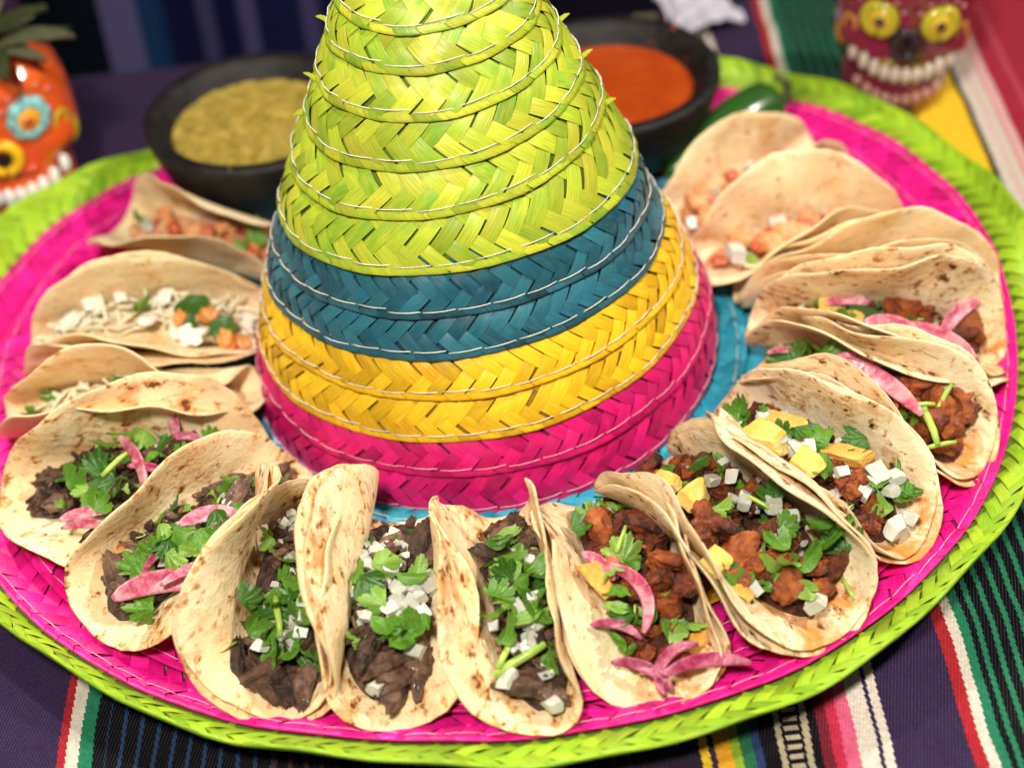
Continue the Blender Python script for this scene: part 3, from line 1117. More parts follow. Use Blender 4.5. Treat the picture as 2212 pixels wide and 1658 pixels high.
class Taco:
    def __init__(s, q, label, tmat, h0, fill_mat, seed, double=True, u0=-.86, u1=.80):
        s.S = Shell(q)
        s.rng = random.Random(seed)
        s.h0, s.u0, s.u1 = h0, u0, u1
        s.root = thing('taco', label, 'taco', 'tacos in a ring around the hat brim')
        s.seed = seed
        link('tortilla', tortilla_mesh(s.S, 0., 0., seed, tmat), s.root)
        if double:
            link('tortilla', tortilla_mesh(s.S, .0019, s.rng.uniform(-7, -2.5), seed + 50, tmat, 1.0 + s.rng.uniform(-.02, .03), s.rng.uniform(-.0025, .0025)), s.root)
        s.mound(fill_mat)
        if fill_mat.name[:4] in ('beef', 'mari'):
            s.scatter(['leaf', 'leaflight', 'leaf', 'leafdark', 'onion'], 40, (.0030, .0072), (.002, .0065), .6, (s.u0 + .25, s.u1 - .2))
            s.scatter(['stem'], 4, (.003, .006), (.003, .006), .6, (s.u0 + .25, s.u1 - .2))
            if fill_mat.name[:4] == 'beef':
                s.scatter(['strand'], 22, (.007, .015), (.001, .004), .5)
            else:
                s.scatter(['tomato', 'onion'], 8, (.004, .006), (.002, .006), .6, (s.u0 + .2, s.u1 - .15))

    def hf(s, u):
        a = (u / s.S.R - s.u0) / (s.u1 - s.u0) * 2 - 1
        return .0012 + s.h0 * max(0., 1 - abs(a) ** 2.6)

    def mound(s, mat):
        S = s.S
        nu, ng = 72, 33
        V = []
        for i in range(nu):
            u = S.R * (s.u0 + (s.u1 - s.u0) * i / (nu - 1))
            h = s.hf(u)
            hl = min(h, S.lateral(u, h, -1)[1] * .8)
            hr = min(h, S.lateral(u, h, 1)[1] * .8)
            for j in range(ng):
                gk = -1 + 2 * j / (ng - 1)
                side = -1 if gk < 0 else 1
                hh = (hl if gk < 0 else hr) * (1 - .35 * gk * gk)
                xx = S.lateral(u, hh, side)[0] - .0009
                p = S.C + S.eu * u + S.ex * (gk * side * side * max(xx, .001) if side > 0 else gk * max(xx, .001)) + S.ez * hh
                b = .0024 * nz(p, 190, s.seed) + .0014 * nz(p, 420, s.seed + 3) + .0008 * nz(p, 900, s.seed + 5)
                V.append(p + S.ez * b * (1 - abs(gk) ** 4) * min(1, hh / .006))
        link('filling', mesh_from('filling', V, [f_[::-1] for f_ in grid_faces(nu, ng)], [mat]), s.root)

    def top(s, px, py, lift=0.):
        """where the view line of a photo point meets the filling"""
        S = s.S
        u = 0.
        h = s.h0
        for _ in range(6):
            base = (S.A[2] + (S.B[2] - S.A[2]) * (u / S.R + 1) / 2)
            P = at(px, py, base + h + lift)
            u = float((P - S.C) @ S.eu)
            h = s.hf(min(max(u, -S.R), S.R))
        return P

    def item(s, key, px, py, size, spin=None, tilt=.35, lift=.0015, idx=None, flat=1.0, toward=.35):
        r = s.rng
        size *= {'pastor': .82, 'leaf': .74, 'leaflight': .74, 'leafdark': .74, 'onion': 1.0, 'pine': .98, 'pinegrill': .98, 'tomato': .72, 'sauce': .62, 'shrimp': .8, 'crema': .62}.get(key, 1.0)
        P = s.top(px, py, lift + (r.uniform(0, .003) if key in ('pastor', 'carnitas') else .0018 if key in ('pickle', 'pickled', 'petal', 'onion', 'pine', 'pinegrill') else 0))
        v = CAM - P
        v = v / np.linalg.norm(v)
        n = np.array([0, 0, 1.]) * (1 - toward) + v * toward + np.array([r.gauss(0, tilt), r.gauss(0, tilt), 0])
        if spin is None:
            spin = r.uniform(0, 6.28)
        else:
            spin = -math.radians(spin)
        return put(key, s.root, P, size, n, spin, r, flat, idx)

    def scatter(s, keys, n, size, lift=(0, .0045), tilt=.5, ur=None, gr=.8):
        """loose bits across the mound"""
        S, r = s.S, s.rng
        for _ in range(n):
            un = r.uniform(*(ur or (s.u0 + .06, s.u1 - .05)))
            u = un * S.R
            h = s.hf(u)
            g = r.uniform(-gr, gr)
            side = -1 if g < 0 else 1
            hh = h * (1 - .3 * g * g)
            x, zm = S.lateral(u, hh, side)
            P = S.C + S.eu * u + S.ex * (g * max(x - .002, 0)) + S.ez * (hh + r.uniform(*lift))
            nrm = (r.gauss(0, tilt), r.gauss(0, tilt), 1)
            put(r.choice(keys), s.root, P, r.uniform(*size), nrm, r.uniform(0, 6.28), r)


Q = {"F6": [-0.0599, -0.0914, -0.0777, -0.1905, 0.01, 0.005, 0.0183, 1.9009, -0.8321, -0.7974, -0.2861, 2.0466, -0.076, -0.0291, 4.27, 1.1931],
     "F7": [-0.0371, -0.1071, -0.0438, -0.2, 0.0076, 0.0072, 0.0158, 1.6079, -0.3851, 0.1602, -2.4823, 1.2576, -0.7679, -0.5617, -1.3487, 1.0061],
     "F8": [0.0003, -0.1096, 0.0098, -0.2091, 0.0074, 0.0073, 0.0104, 1.053, -0.2654, -0.6002, 4.5427, 1.6633, 0.1193, 0.2247, -2.1723, 1.0077],
     "F9": [0.0342, -0.1098, 0.0536, -0.1994, 0.0088, 0.0059, 0.0143, 0.9595, -0.3547, -0.8731, 3.9579, 1.7663, 0.0323, 0.3944, -4.0561, 1.0095],
     "F10": [0.0562, -0.0922, 0.106, -0.182, 0.0073, 0.0079, 0.0187, 0.736, 0.0357, -0.6806, 18.9526, 2.5083, -0.2843, -0.002, 2.9146, 1.17],
     "R2": [0.0722, -0.0749, 0.1383, -0.1488, 0.0056, 0.0087, 0.0174, 1.3458, -0.1418, 0.3881, -7.4429, 1.6359, -0.367, -0.3096, 5.4234, 1.0228],
     "R3": [0.101, -0.0464, 0.1704, -0.1099, 0.0095, 0.0055, 0.0109, 1.0376, 0.0531, -0.5041, 10.6708, 1.7388, -0.4592, -0.5838, 13.2217, 1.0793],
     "R4": [0.1006, -0.0278, 0.1936, -0.0533, 0.0111, 0.004, 0.006, 0.9601, -0.2559, -0.0743, -3.773, 1.7493, -0.3926, -0.5001, 10.7949, 1.2094],
     "R5": [0.1003, 0.0012, 0.2022, -0.0142, 0.0065, 0.0079, 0.0071, 1.224, 0.1467, 0.2468, -5.4875, 1.9496, -0.4568, 0.1543, 2.2252, 1.0072],
     "R6": [0.0846, 0.0229, 0.1775, 0.0308, 0.0071, 0.0073, 0.0072, 0.9524, 0.3812, -0.3125, -0.7915, 1.6309, 0.0242, 0.5894, -6.1036, 1.0472],
     "R7": [0.0773, 0.0409, 0.1569, 0.088, 0.0063, 0.0068, 0.0117, 1.2161, 0.1147, -0.0095, -1.5962, 1.604, 0.1516, 0.1393, -0.66, 0.9701],
     "L1": [-0.0762, 0.0425, -0.1558, 0.0941, 0.0071, 0.0072, 0.0121, 2.2659, -0.4254, 0.0227, 3.4689, 0.9412, -0.5037, 0.1369, -6.852, 1.0242],
     "L2": [-0.0829, 0.0081, -0.1831, 0.008, 0.0087, 0.0058, 0.0107, 1.8503, -0.0152, 0.255, -0.5091, 0.9232, 0.3597, -0.0302, -7.9592, 1.0335],
     "L3": [-0.0877, -0.0313, -0.1875, -0.033, 0.0085, 0.0058, 0.008, 2.2502, -0.5176, 0.8813, -7.7784, 0.8729, 0.1731, -0.1993, -2.3308, 1.0855],
     "L4": [-0.0806, -0.0686, -0.1807, -0.0841, 0.0058, 0.0085, 0.0135, 1.6216, 0.1998, -0.0636, 1.3119, 0.5, -0.1362, 0.1498, -14.4803, 1.014],
     "L5": [-0.0655, -0.0814, -0.1424, -0.1464, 0.0071, 0.0082, 0.0158, 1.759, 0.203, 0.1164, -0.3915, 1.1195, -0.5306, -0.5962, -0.9657, 0.9619]}

MEAT_BASE_C = plain('beef_base', (.15, .075, .045), .3, (.022, .011, .008), 230, .6, 0, 1, 700, 0, True, .34, .6)
MEAT_BASE_P = plain('marinated_base', (.13, .024, .007), .34, (.035, .009, .004), 200, .5, 0, 1, 700, 0, True, .34, .6)  # darker than the chunks on it, shade of their gaps put into colour
MEAT_BASE_S = plain('seafood_base', (.60, .22, .08), .5, (.70, .46, .28), 200, .4, .1, 1, 260)
MEAT_BASE_W = plain('cheese_base', (.80, .70, .48), .5, (.72, .46, .20), 110, .4, .1, 1, 260)


def build_tacos():
    mm = .001
    # ---- front left: shredded beef with onion and cilantro
    t = Taco(Q['L4'], 'beef taco with pickled onion and cilantro, open wide towards the left brim edge', M_TORT_WARM, .013, MEAT_BASE_C, 4, False)
    t.scatter(['carnitas'], 62, (.006, .011), (-.001, .003))
    t.scatter(['strand'], 10, (.012, .018), (.001, .003))
    for px, py, sz, sp, k in ((375, 905, 17, 75, 'petal'), (405, 940, 16, 10, 'pickled'), (300, 995, 26, 70, 'pickle'), (195, 1130, 18, 20, 'pickle'), (178, 1108, 14, -20, 'petal'), (330, 1010, 16, 30, 'pickled')):
        t.item(k, px, py, sz * mm, sp, .25, .006)
    for px, py, sz, k in ((238, 965, 13, 'leaf'), (262, 940, 12, 'leaflight'), (225, 1035, 13, 'leafdark'), (190, 1080, 11, 'leaf'), (163, 1038, 12, 'leaf'), (305, 945, 12, 'leaflight'), (335, 985, 11, 'leaf'), (205, 1000, 11, 'leafdark'), (180, 1060, 10, 'leaflight'), (255, 1060, 10, 'leafdark'), (215, 1090, 10, 'leaf'), (355, 960, 10, 'leafdark')):
        t.item(k, px, py, sz * mm, None, .4, .008)
    t.item('stem', 247, 1003, .012, -40, .1, .011)
    t = Taco(Q['L5'], 'beef taco topped with pink pickled onion and chopped cilantro, its back wall standing tall', M_TORT_WARM, .015, MEAT_BASE_C, 5, False)
    t.scatter(['carnitas'], 62, (.006, .011), (-.001, .003))
    t.scatter(['strand'], 8, (.011, .016), (.001, .003))
    for px, py, sz, sp, k, ix in ((345, 1255, 27, -12, 'petal', 0), (450, 1110, 20, -8, 'petal', 1), (500, 1130, 18, 5, 'pickle', 0), (330, 1205, 14, -50, 'pickled', 0), (420, 1225, 20, -15, 'pickle', 2), (300, 1195, 10, -10, 'pickled', 2)):
        t.item(k, px, py, sz * mm, sp, .15, .007, ix)
    for px, py, sz, k in ((352, 1150, 12, 'leaflight'), (335, 1180, 12, 'leaf'), (392, 1150, 12, 'leaf'), (420, 1180, 12, 'leaflight'), (380, 1205, 13, 'leaflight'), (310, 1312, 13, 'leaf'), (470, 1120, 12, 'leafdark'), (290, 1215, 12, 'leaf'), (360, 1185, 11, 'leafdark'), (440, 1160, 11, 'leaf'), (310, 1230, 10, 'leaf'), (595, 1030, 9, 'leafdark')):
        t.item(k, px, py, sz * mm, None, .35, .010)
    t.item('carnitas', 250, 1240, .014, None, .3, .004)
    t.item('carnitas', 275, 1285, .013, None, .3, .003)
    t.item('carnitas', 510, 1085, .014, None, .3, .004)
    t = Taco(Q['F6'], 'beef taco whose right wall curls over, with cilantro and diced onion', M_TORT_WARM, .015, MEAT_BASE_C, 6, True, -.8, .78)
    t.scatter(['onion'], 14, (.0055, .0080), (.002, .006), .5, (-.45, .5), .6)
    t.scatter(['carnitas'], 62, (.006, .011), (-.001, .003))
    t.scatter(['strand'], 12, (.012, .018), (.0005, .003))
    for px, py, sz in ((640, 1335, 10), (612, 1368, 8), (560, 1392, 8), (655, 1300, 8), (590, 1345, 7), (630, 1390, 7), (650, 1365, 8)):
        t.item('onion', px, py, sz * mm, None, .4, .005)
    for px, py, sz, k in ((600, 1290, 13, 'leaf'), (632, 1255, 14, 'leaf'), (565, 1322, 13, 'leafdark'), (650, 1330, 13, 'leaf'), (582, 1358, 14, 'leaflight'), (620, 1405, 13, 'leaf'), (640, 1215, 12, 'leaflight'), (498, 1398, 9, 'leaflight'), (540, 1290, 12, 'leafdark'), (610, 1320, 12, 'leafdark'), (660, 1400, 12, 'leaf'), (585, 1415, 13, 'leaf'), (648, 1280, 12, 'leafdark'), (555, 1355, 12, 'leaf'), (680, 1430, 11, 'leafdark')):
        t.item(k, px, py, sz * mm, None, .45, .007)
    t.item('stem', 605, 1330, .014, 80, .1, .009)
    for px, py, sz in ((510, 1440, 15), (550, 1455, 15), (600, 1465, 15), (640, 1470, 13), (660, 1480, 12), (575, 1480, 13)):
        t.item('carnitas', px, py, sz * mm, None, .2, .002)
    t = Taco(Q['F7'], 'beef taco with bright white onion heap and cilantro beside the curled one, front centre left', M_TORT_WARM, .014, MEAT_BASE_C, 7, False, -.84, .76)
    t.scatter(['onion'], 30, (.0055, .0080), (.002, .006), .5, (-.45, .5), .6)
    t.scatter(['carnitas'], 62, (.006, .011), (-.001, .003))
    t.scatter(['strand'], 12, (.012, .018), (.001, .003))
    for px, py, sz in ((862, 1272, 9), (885, 1305, 11), (843, 1315, 8), (925, 1258, 10), (897, 1405, 10), (815, 1482, 9), (792, 1330, 7), (860, 1300, 10), (905, 1285, 9), (875, 1330, 9), (820, 1300, 7), (915, 1320, 8), (850, 1345, 8), (890, 1270, 9), (840, 1225, 9)):
        t.item('onion', px, py, sz * mm, None, .35, .006)
    for px, py, sz, k in ((830, 1218, 13, 'leaflight'), (795, 1262, 13, 'leafdark'), (880, 1245, 14, 'leaf'), (822, 1345, 14, 'leaf'), (878, 1365, 15, 'leaf'), (905, 1235, 12, 'leaflight'), (775, 1240, 11, 'leaf'), (810, 1300, 12, 'leaflight'), (850, 1375, 13, 'leaf'), (932, 1140, 9, 'leafdark'), (915, 1345, 11, 'leaf')):
        t.item(k, px, py, sz * mm, None, .35, .010)
    for px, py, sz in ((915, 1180, 14), (930, 1200, 14), (825, 1430, 15), (870, 1455, 16), (905, 1425, 15), (800, 1400, 12), (850, 1490, 13)):
        t.item('carnitas', px, py, sz * mm, None, .25, .003)
    t = Taco(Q['F8'], 'narrow beef taco at the very front, packed with cilantro between two upright walls', M_TORT_WARM, .013, MEAT_BASE_C, 8, False, -.84, .82)
    t.scatter(['onion'], 14, (.0055, .0080), (.002, .006), .5, (-.45, .5), .6)
    t.scatter(['carnitas'], 62, (.006, .011), (-.001, .003))
    for px, py, sz in ((1150, 1385, 9), (1120, 1310, 8), (1095, 1468, 10), (1192, 1520, 9), (1150, 1290, 8), (1140, 1400, 9), (1065, 1350, 7), (1160, 1350, 8), (1180, 1455, 7), (1110, 1395, 8)):
        t.item('onion', px, py, sz * mm, None, .35, .004)
    for px, py, sz, k in ((1085, 1160, 12, 'leaflight'), (1070, 1175, 12, 'leafdark'), (1100, 1225, 14, 'leaflight'), (1078, 1280, 13, 'leaf'), (1165, 1300, 13, 'leaf'), (1120, 1345, 13, 'leaflight'), (1070, 1325, 12, 'leaf'), (1180, 1240, 12, 'leafdark'), (1085, 1240, 12, 'leafdark'), (1130, 1260, 13, 'leaf'), (1170, 1340, 13, 'leaf'), (1095, 1375, 12, 'leaf'), (1120, 1200, 12, 'leaf'), (1150, 1230, 12, 'leaf'), (1100, 1300, 12, 'leaflight')):
        t.item(k, px, py, sz * mm, None, .4, .008)
    t.item('stem', 1125, 1430, .019, -15, .1, .006)
    t.item('stem', 1095, 1405, .013, -60, .1, .006)
    for px, py, sz in ((1130, 1485, 12), (1180, 1490, 12), (1200, 1475, 11), (1065, 1195, 11), (1160, 1210, 12)):
        t.item('carnitas', px, py, sz * mm, None, .25, .003)
    # ---- front right: marinated pork
    t = Taco(Q['F9'], 'orange stained pork taco with long pink pickled onion rings, right of front centre', M_TORT_PORK, .016, MEAT_BASE_P, 9, True, -.88, .74)
    t.scatter(['pastor'], 70, (.0045, .0090), (.000, .0045), .6)
    for px, py, sz in ((1300, 1150, 19), (1395, 1135, 19), (1420, 1255, 17), (1405, 1180, 16), (1445, 1310, 15), (1480, 1262, 14), (1350, 1130, 14), (1440, 1210, 15)):
        t.item('pastor', px, py, sz * mm, None, .3, .004)
    for px, py, sz, sp, k, ix in ((1390, 1270, 26, 70, 'pickle', 1), (1432, 1425, 20, -50, 'pickled', 1), (1520, 1425, 24, -8, 'pickled', 2), (1335, 1348, 16, 20, 'pickled', 0), (1300, 1215, 14, 50, 'petal', 1), (1395, 1440, 20, 30, 'pickled', 0)):
        t.item(k, px, py, sz * mm, sp, .12, .007, ix)
    for px, py, sz, k in ((1350, 1190, 14, 'leaflight'), (1330, 1385, 12, 'leaf'), (1480, 1345, 14, 'leaflight'), (1370, 1405, 11, 'leaf'), (1315, 1232, 11, 'leaflight'), (1280, 1112, 12, 'leaf'), (1255, 1135, 11, 'leafdark'), (1330, 1280, 11, 'leaf'), (1350, 1330, 11, 'leafdark'), (1450, 1355, 12, 'leaf'), (1320, 1310, 10, 'leaflight')):
        t.item(k, px, py, sz * mm, None, .4, .008)
    for px, py, sz, sp in ((1490, 1388, 14, -10), (1290, 1245, 15, 60)):
        t.item('pinegrill', px, py, sz * mm, sp, .2, .004)
    t.item('tomato', 1320, 1215, .010, 45, .2, .006)
    t.item('stem', 1345, 1165, .010, -60, .1, .010)
    t = Taco(Q['F10'], 'pork taco with pineapple and broad cilantro leaves, on the lower right of the ring', M_TORT_PALE, .016, MEAT_BASE_P, 10, True, -.9, .76)
    t.scatter(['onion'], 14, (.0055, .0080), (.002, .006), .5, (-.45, .5), .6)
    t.scatter(['pastor'], 70, (.0045, .0090), (.000, .0045), .6)
    for px, py, sz in ((1398, 1015, 16), (1560, 1055, 15), (1550, 1135, 18), (1605, 1190, 20), (1580, 1255, 17), (1645, 1220, 15), (1745, 1222, 15), (1805, 1222, 16), (1700, 1265, 15), (1765, 1285, 14), (1525, 1165, 15), (1690, 1210, 13), (1660, 1150, 14), (1520, 1120, 14)):
        t.item('pastor', px, py, sz * mm, None, .3, .004)
    for px, py, sz, sp, k in ((1500, 1068, 15, -35, 'pine'), (1550, 1212, 15, 55, 'pine'), (1437, 1040, 12, 20, 'pine'), (1600, 1270, 10, 50, 'pinegrill')):
        t.item(k, px, py, sz * mm, sp, .15, .007)
    for px, py, sz in ((1610, 1080, 9), (1672, 1092, 10), (1540, 1038, 9), (1762, 1302, 11), (1702, 1118, 10), (1632, 1272, 8), (1580, 1030, 8), (1660, 1070, 8)):
        t.item('onion', px, py, sz * mm, None, .35, .007)
    for px, py, sz, k in ((1558, 1088, 11, 'leaflight'), (1700, 1225, 17, 'leaflight'), (1740, 1215, 15, 'leaf'), (1685, 1180, 12, 'leaf'), (1815, 1165, 16, 'leafdark'), (1665, 1070, 13, 'leafdark'), (1510, 1005, 10, 'leafdark'), (1590, 1262, 13, 'leaf'), (1720, 1270, 14, 'leaflight'), (1750, 1140, 13, 'leaf'), (1780, 1180, 14, 'leaf'), (1580, 1230, 11, 'leafdark'), (1700, 1130, 10, 'leaf')):
        t.item(k, px, py, sz * mm, None, .35, .010)
    t.item('stem', 1830, 1272, .009, 80, .1, .004)
    t.item('stem', 1640, 1085, .009, 40, .1, .010)
    # ---- right
    t = Taco(Q['R2'], 'pork taco with pineapple wedges and diced onion against a pale, black spotted back wall', M_TORT_PALE, .018, MEAT_BASE_P, 12, True, -.9, .78)
    t.scatter(['onion'], 18, (.0055, .0080), (.002, .006), .5, (-.45, .5), .6)
    t.scatter(['pastor'], 70, (.0045, .0090), (.000, .0045), .6)
    for px, py, sz in ((1570, 912, 14), (1832, 1042, 15), (1845, 1065, 14), (1885, 1112, 13), (1805, 1012, 14), (1880, 1090, 12), (1855, 1030, 13)):
        t.item('pastor', px, py, sz * mm, None, .3, .003)
    for px, py, sz, sp, k in ((1650, 945, 19, 40, 'pine'), (1692, 912, 17, 25, 'pinegrill'), (1832, 980, 15, 25, 'pinegrill'), (1740, 1000, 15, 45, 'pine')):
        t.item(k, px, py, sz * mm, sp, .15, .006)
    for px, py, sz in ((1735, 968, 12), (1898, 1022, 13), (1930, 1032, 10), (1868, 1062, 9), (1940, 1140, 12), (1962, 1118, 10), (1690, 950, 9), (1820, 1018, 8), (1880, 1050, 9), (1920, 1060, 9), (1650, 905, 8)):
        t.item('onion', px, py, sz * mm, None, .35, .006)
    for px, py, sz, k in ((1590, 893, 12, 'leaf'), (1732, 940, 14, 'leafdark'), (1770, 1000, 13, 'leaf'), (1850, 953, 13, 'leafdark'), (1900, 1042, 12, 'leaf'), (1945, 1078, 14, 'leaf'), (1965, 1060, 12, 'leafdark'), (1690, 930, 10, 'leafdark'), (1770, 950, 12, 'leaf'), (1910, 1085, 13, 'leaflight'), (1600, 880, 10, 'leafdark')):
        t.item(k, px, py, sz * mm, None, .35, .009)
    t = Taco(Q['R3'], 'pork taco with one long pickled onion strip and a forked green sprout on its meat', M_TORT_PALE, .016, MEAT_BASE_P, 13, True, -.88, .8)
    t.scatter(['pastor'], 70, (.0045, .0090), (.000, .0045), .6)
    for px, py, sz in ((2075, 868, 22), (2050, 925, 18), (2090, 890, 17), (1970, 832, 20), (1990, 805, 15), (2030, 870, 18), (2010, 900, 16), (2065, 900, 16)):
        t.item('pastor', px, py, sz * mm, None, .3, .005)
    for px, py, sz, sp, k, ix in ((1895, 815, 34, 42, 'pickle', 2), (1845, 775, 20, 15, 'petal', 0), (1700, 755, 14, 10, 'pickle', 0)):
        t.item(k, px, py, sz * mm, sp, .1, .009, ix)
    for px, py, sz, k in ((1720, 762, 12, 'leafdark'), (1790, 757, 12, 'leaf'), (1755, 752, 12, 'leaf'), (1680, 770, 11, 'leafdark'), (1860, 790, 10, 'leafdark')):
        t.item(k, px, py, sz * mm, None, .35, .009)
    t.item('tomato', 2005, 812, .012, 20, .2, .009)
    for px, py, sz, sp in ((2014, 915, 17, 80), (2035, 860, 12, -55), (1988, 872, 10, 5), (2035, 960, 10, 0)):
        t.item('stem', px, py, sz * mm, sp, .1, .013)
    t = Taco(Q['R4'], 'pork taco with a green jalapeño slice and pink onion petals, on the far right', M_TORT_PALE, .014, MEAT_BASE_P, 14, True, -.88, .8)
    t.scatter(['pastor'], 70, (.0045, .0090), (.000, .0045), .6)
    for px, py, sz in ((2095, 705, 18), (2105, 680, 17), (1960, 672, 17), (1735, 645, 14), (2000, 660, 16), (2080, 725, 14), (1930, 665, 14)):
        t.item('pastor', px, py, sz * mm, None, .3, .005)
    for px, py, sz, sp, k, ix in ((2062, 682, 20, -42, 'petal', 0), (2010, 725, 30, 30, 'petal', 0), (1830, 645, 16, 5, 'petal', 1), (1935, 700, 22, 25, 'petal', 1)):
        t.item(k, px, py, sz * mm, sp, .1, .009, ix)
    t.item('pepper', 1882, 682, .017, 42, .1, .010)
    t.item('pine', 1800, 660, .014, 10, .2, .006)
    t.item('pine', 1850, 690, .012, 10, .2, .006)
    for px, py, sz, k in ((1740, 638, 10, 'leafdark'), (1770, 650, 9, 'leaf'), (1820, 685, 10, 'leaf')):
        t.item(k, px, py, sz * mm, None, .35, .009)
    # ---- right rear: seafood
    t = Taco(Q['R5'], 'nearly closed double tortilla taco squeezed behind the jalapeño one on the right', M_TORT_FLOUR, .011, MEAT_BASE_S, 15)
    t.scatter(['shrimp', 'tomato', 'onion'], 18, (.006, .010))
    t.scatter(['leaf'], 3, (.007, .009), (.002, .004))
    t = Taco(Q['R6'], 'seafood taco with chopped tomato and a tall smooth back wall, right of the hat', M_TORT_FLOUR, .012, MEAT_BASE_S, 16, False)
    t.scatter(['shrimp', 'tomato', 'onion', 'shrimp'], 40, (.004, .008))
    for px, py, sz, k in ((1640, 530, 14, 'tomato'), (1705, 508, 17, 'shrimp'), (1680, 482, 11, 'onion'), (1742, 492, 14, 'tomato'), (1600, 560, 11, 'onion'), (1555, 562, 12, 'tomato'), (1625, 560, 9, 'leaflight'), (1670, 525, 15, 'shrimp'), (1620, 520, 12, 'shrimp'), (1590, 540, 12, 'onion')):
        t.item(k, px, py, sz * mm, None, .3, .006)
    t = Taco(Q['R7'], 'rearmost right taco with a smooth rounded wall, beside the red salsa bowl', M_TORT_FLOUR, .012, MEAT_BASE_S, 17, False)
    t.scatter(['shrimp', 'tomato', 'onion', 'shrimp'], 36, (.004, .008))
    for px, py, sz, k in ((1510, 440, 16, 'shrimp'), (1530, 470, 14, 'shrimp'), (1545, 440, 12, 'tomato'), (1500, 485, 11, 'onion')):
        t.item(k, px, py, sz * mm, None, .3, .006)
    # ---- left
    t = Taco(Q['L1'], 'rearmost left taco with red tomato salsa, half under the green salsa bowl', M_TORT_FLOUR, .013, MEAT_BASE_S, 18, False)
    t.scatter(['tomato', 'onion', 'shrimp', 'shrimp'], 46, (.004, .008))
    t.scatter(['leaf'], 3, (.007, .010), (.002, .004))
    for px, py, sz, k in ((380, 492, 14, 'tomato'), (540, 545, 14, 'tomato'), (522, 527, 10, 'leaf'), (450, 500, 12, 'tomato'), (420, 495, 11, 'shrimp')):
        t.item(k, px, py, sz * mm, None, .3, .006)
    t = Taco(Q['L2'], 'taco heaped with white cheese, cream and cilantro, left of the yellow hat band', M_TORT_FLOUR, .016, MEAT_BASE_W, 19, True, -.9, .86)
    t.scatter(['cheese'], 130, (.008, .015), (.0, .006), .5)
    t.scatter(['crema'], 3, (.008, .013), (.0, .002))
    for px, py, sz, k in ((415, 660, 15, 'leafdark'), (478, 708, 16, 'leafdark'), (305, 672, 12, 'leaf'), (300, 660, 9, 'leaflight'), (415, 728, 18, 'crema'), (400, 715, 12, 'crema'), (490, 735, 17, 'sauce'), (390, 690, 14, 'sauce'), (450, 680, 15, 'sauce'), (520, 740, 15, 'sauce'), (200, 650, 20, 'crema'), (260, 640, 12, 'crema'), (150, 690, 20, 'crema'), (350, 640, 16, 'crema'), (320, 690, 12, 'crema'), (410, 700, 9, 'leafdark')):
        t.item(k, px, py, sz * mm, None, .25, .007)
    t = Taco(Q['L3'], 'taco with pale shredded cheese showing only at its left end, between two fuller tacos', M_TORT_FLOUR, .014, MEAT_BASE_W, 20, False, -.88, .88)
    t.scatter(['cheese'], 60, (.009, .016), (.0, .004), .4)
    t.scatter(['leaf'], 6, (.005, .008), (.002, .005))


build_tacos()


# ------------------------------------------------------------------ salsa bowls
def bowl(px, py, z, R, name_lab, salsa_lab, c1, c2, wet, sdepth, lump, bm, kind):
    c = at(px, py, z)
    zb = .006
    Hh = z - zb
    root = thing('salsa_bowl', name_lab, 'bowl', 'stone salsa bowls behind the hat', (c[0], c[1], zb))
    prof = [(.001, 0), (R * .50, 0), (R * .60, Hh * .05), (R * .78, Hh * .28), (R * .90, Hh * .55), (R * .97, Hh * .82), (R * .998, Hh * .94),
            (R * .995, Hh * .985), (R * .96, Hh * 1.005), (R * .90, Hh * 1.005), (R * .855, Hh * .975), (R * .81, Hh * .87), (R * .73, Hh * .73), (R * .55, Hh * .45), (R * .3, Hh * .25), (.001, Hh * .2)]
    V, F = lathe(prof, 80)
    V = np.array([v * (1 + .012 * nz(v, 40, 3) + .006 * nz(v, 120, 5)) for v in V])
    link('bowl_body', mesh_from('bowl_body', V, F, [M_STONE]), root)
    n = 150
    rs = R * .765
    W, F = [], []
    rings = list(np.linspace(0, 1, 46))
    for q in rings:
        for k in range(n):
            a = 2 * PI * k / n
            r = rs * q
            p = np.array([r * math.cos(a), r * math.sin(a), Hh - sdepth])
            p[2] += lump * (.0014 * nz(p, 230, 2) * .45 + .0009 * nz(p, 520, 8) + .0006 * nz(p, 1100, 5)) + (.0006 if q > .97 else 0)
            W.append(p)
    s = link('salsa', mesh_from('salsa', W, grid_faces(len(rings), n, True), [bm]), None, (c[0], c[1], zb))
    tag(s, salsa_lab, 'salsa')
    # dribbles of salsa left on the inside wall and lip
    g = random.Random(ord(kind))
    for q in range(4):
        a = g.uniform(0, 2 * PI) if q else .75
        rr, zz = (R * .93, Hh * 1.0) if q < 2 else (R * g.uniform(.78, .84), Hh * .84)
        V, F = chunk(q + 3., 2, .5, (1.3, .8, .22), 1.5)
        M4 = Matrix.Translation((rr * math.cos(a), rr * math.sin(a), zz)) @ Matrix.Rotation(a + g.uniform(-.6, .6), 4, 'Z') @ Matrix.Scale(g.uniform(.003, .006), 4)
        link('salsa_smear', mesh_from('salsa_smear', V, F, [bm]), s, mat=M4)
    return root


M_STONE = plain('black_stone', (.006, .005, .005), .5, (.018, .015, .014), 120, .32, 0, .7, 260)
M_GSALSA = plain('green_salsa', (.27, .20, .022), .08, (.56, .39, .07), 200, .6, 0, 1, 420, .8)
M_RSALSA = plain('red_salsa', (.36, .045, .005), .25, (.44, .066, .008), 60, .5, 0, .25, 200, .3)
bowl(551, 236, .046, .0488, 'black stone bowl of green salsa, left of the hat', 'chunky yellow green salsa in the left stone bowl', 0, 0, 0, .0085, 1., M_GSALSA, 'g')
bowl(1312, 155, .046, .0488, 'black stone bowl of red salsa, right of the hat', 'smooth orange red salsa in the right stone bowl', 0, 0, 0, .0095, .28, M_RSALSA, 'r')


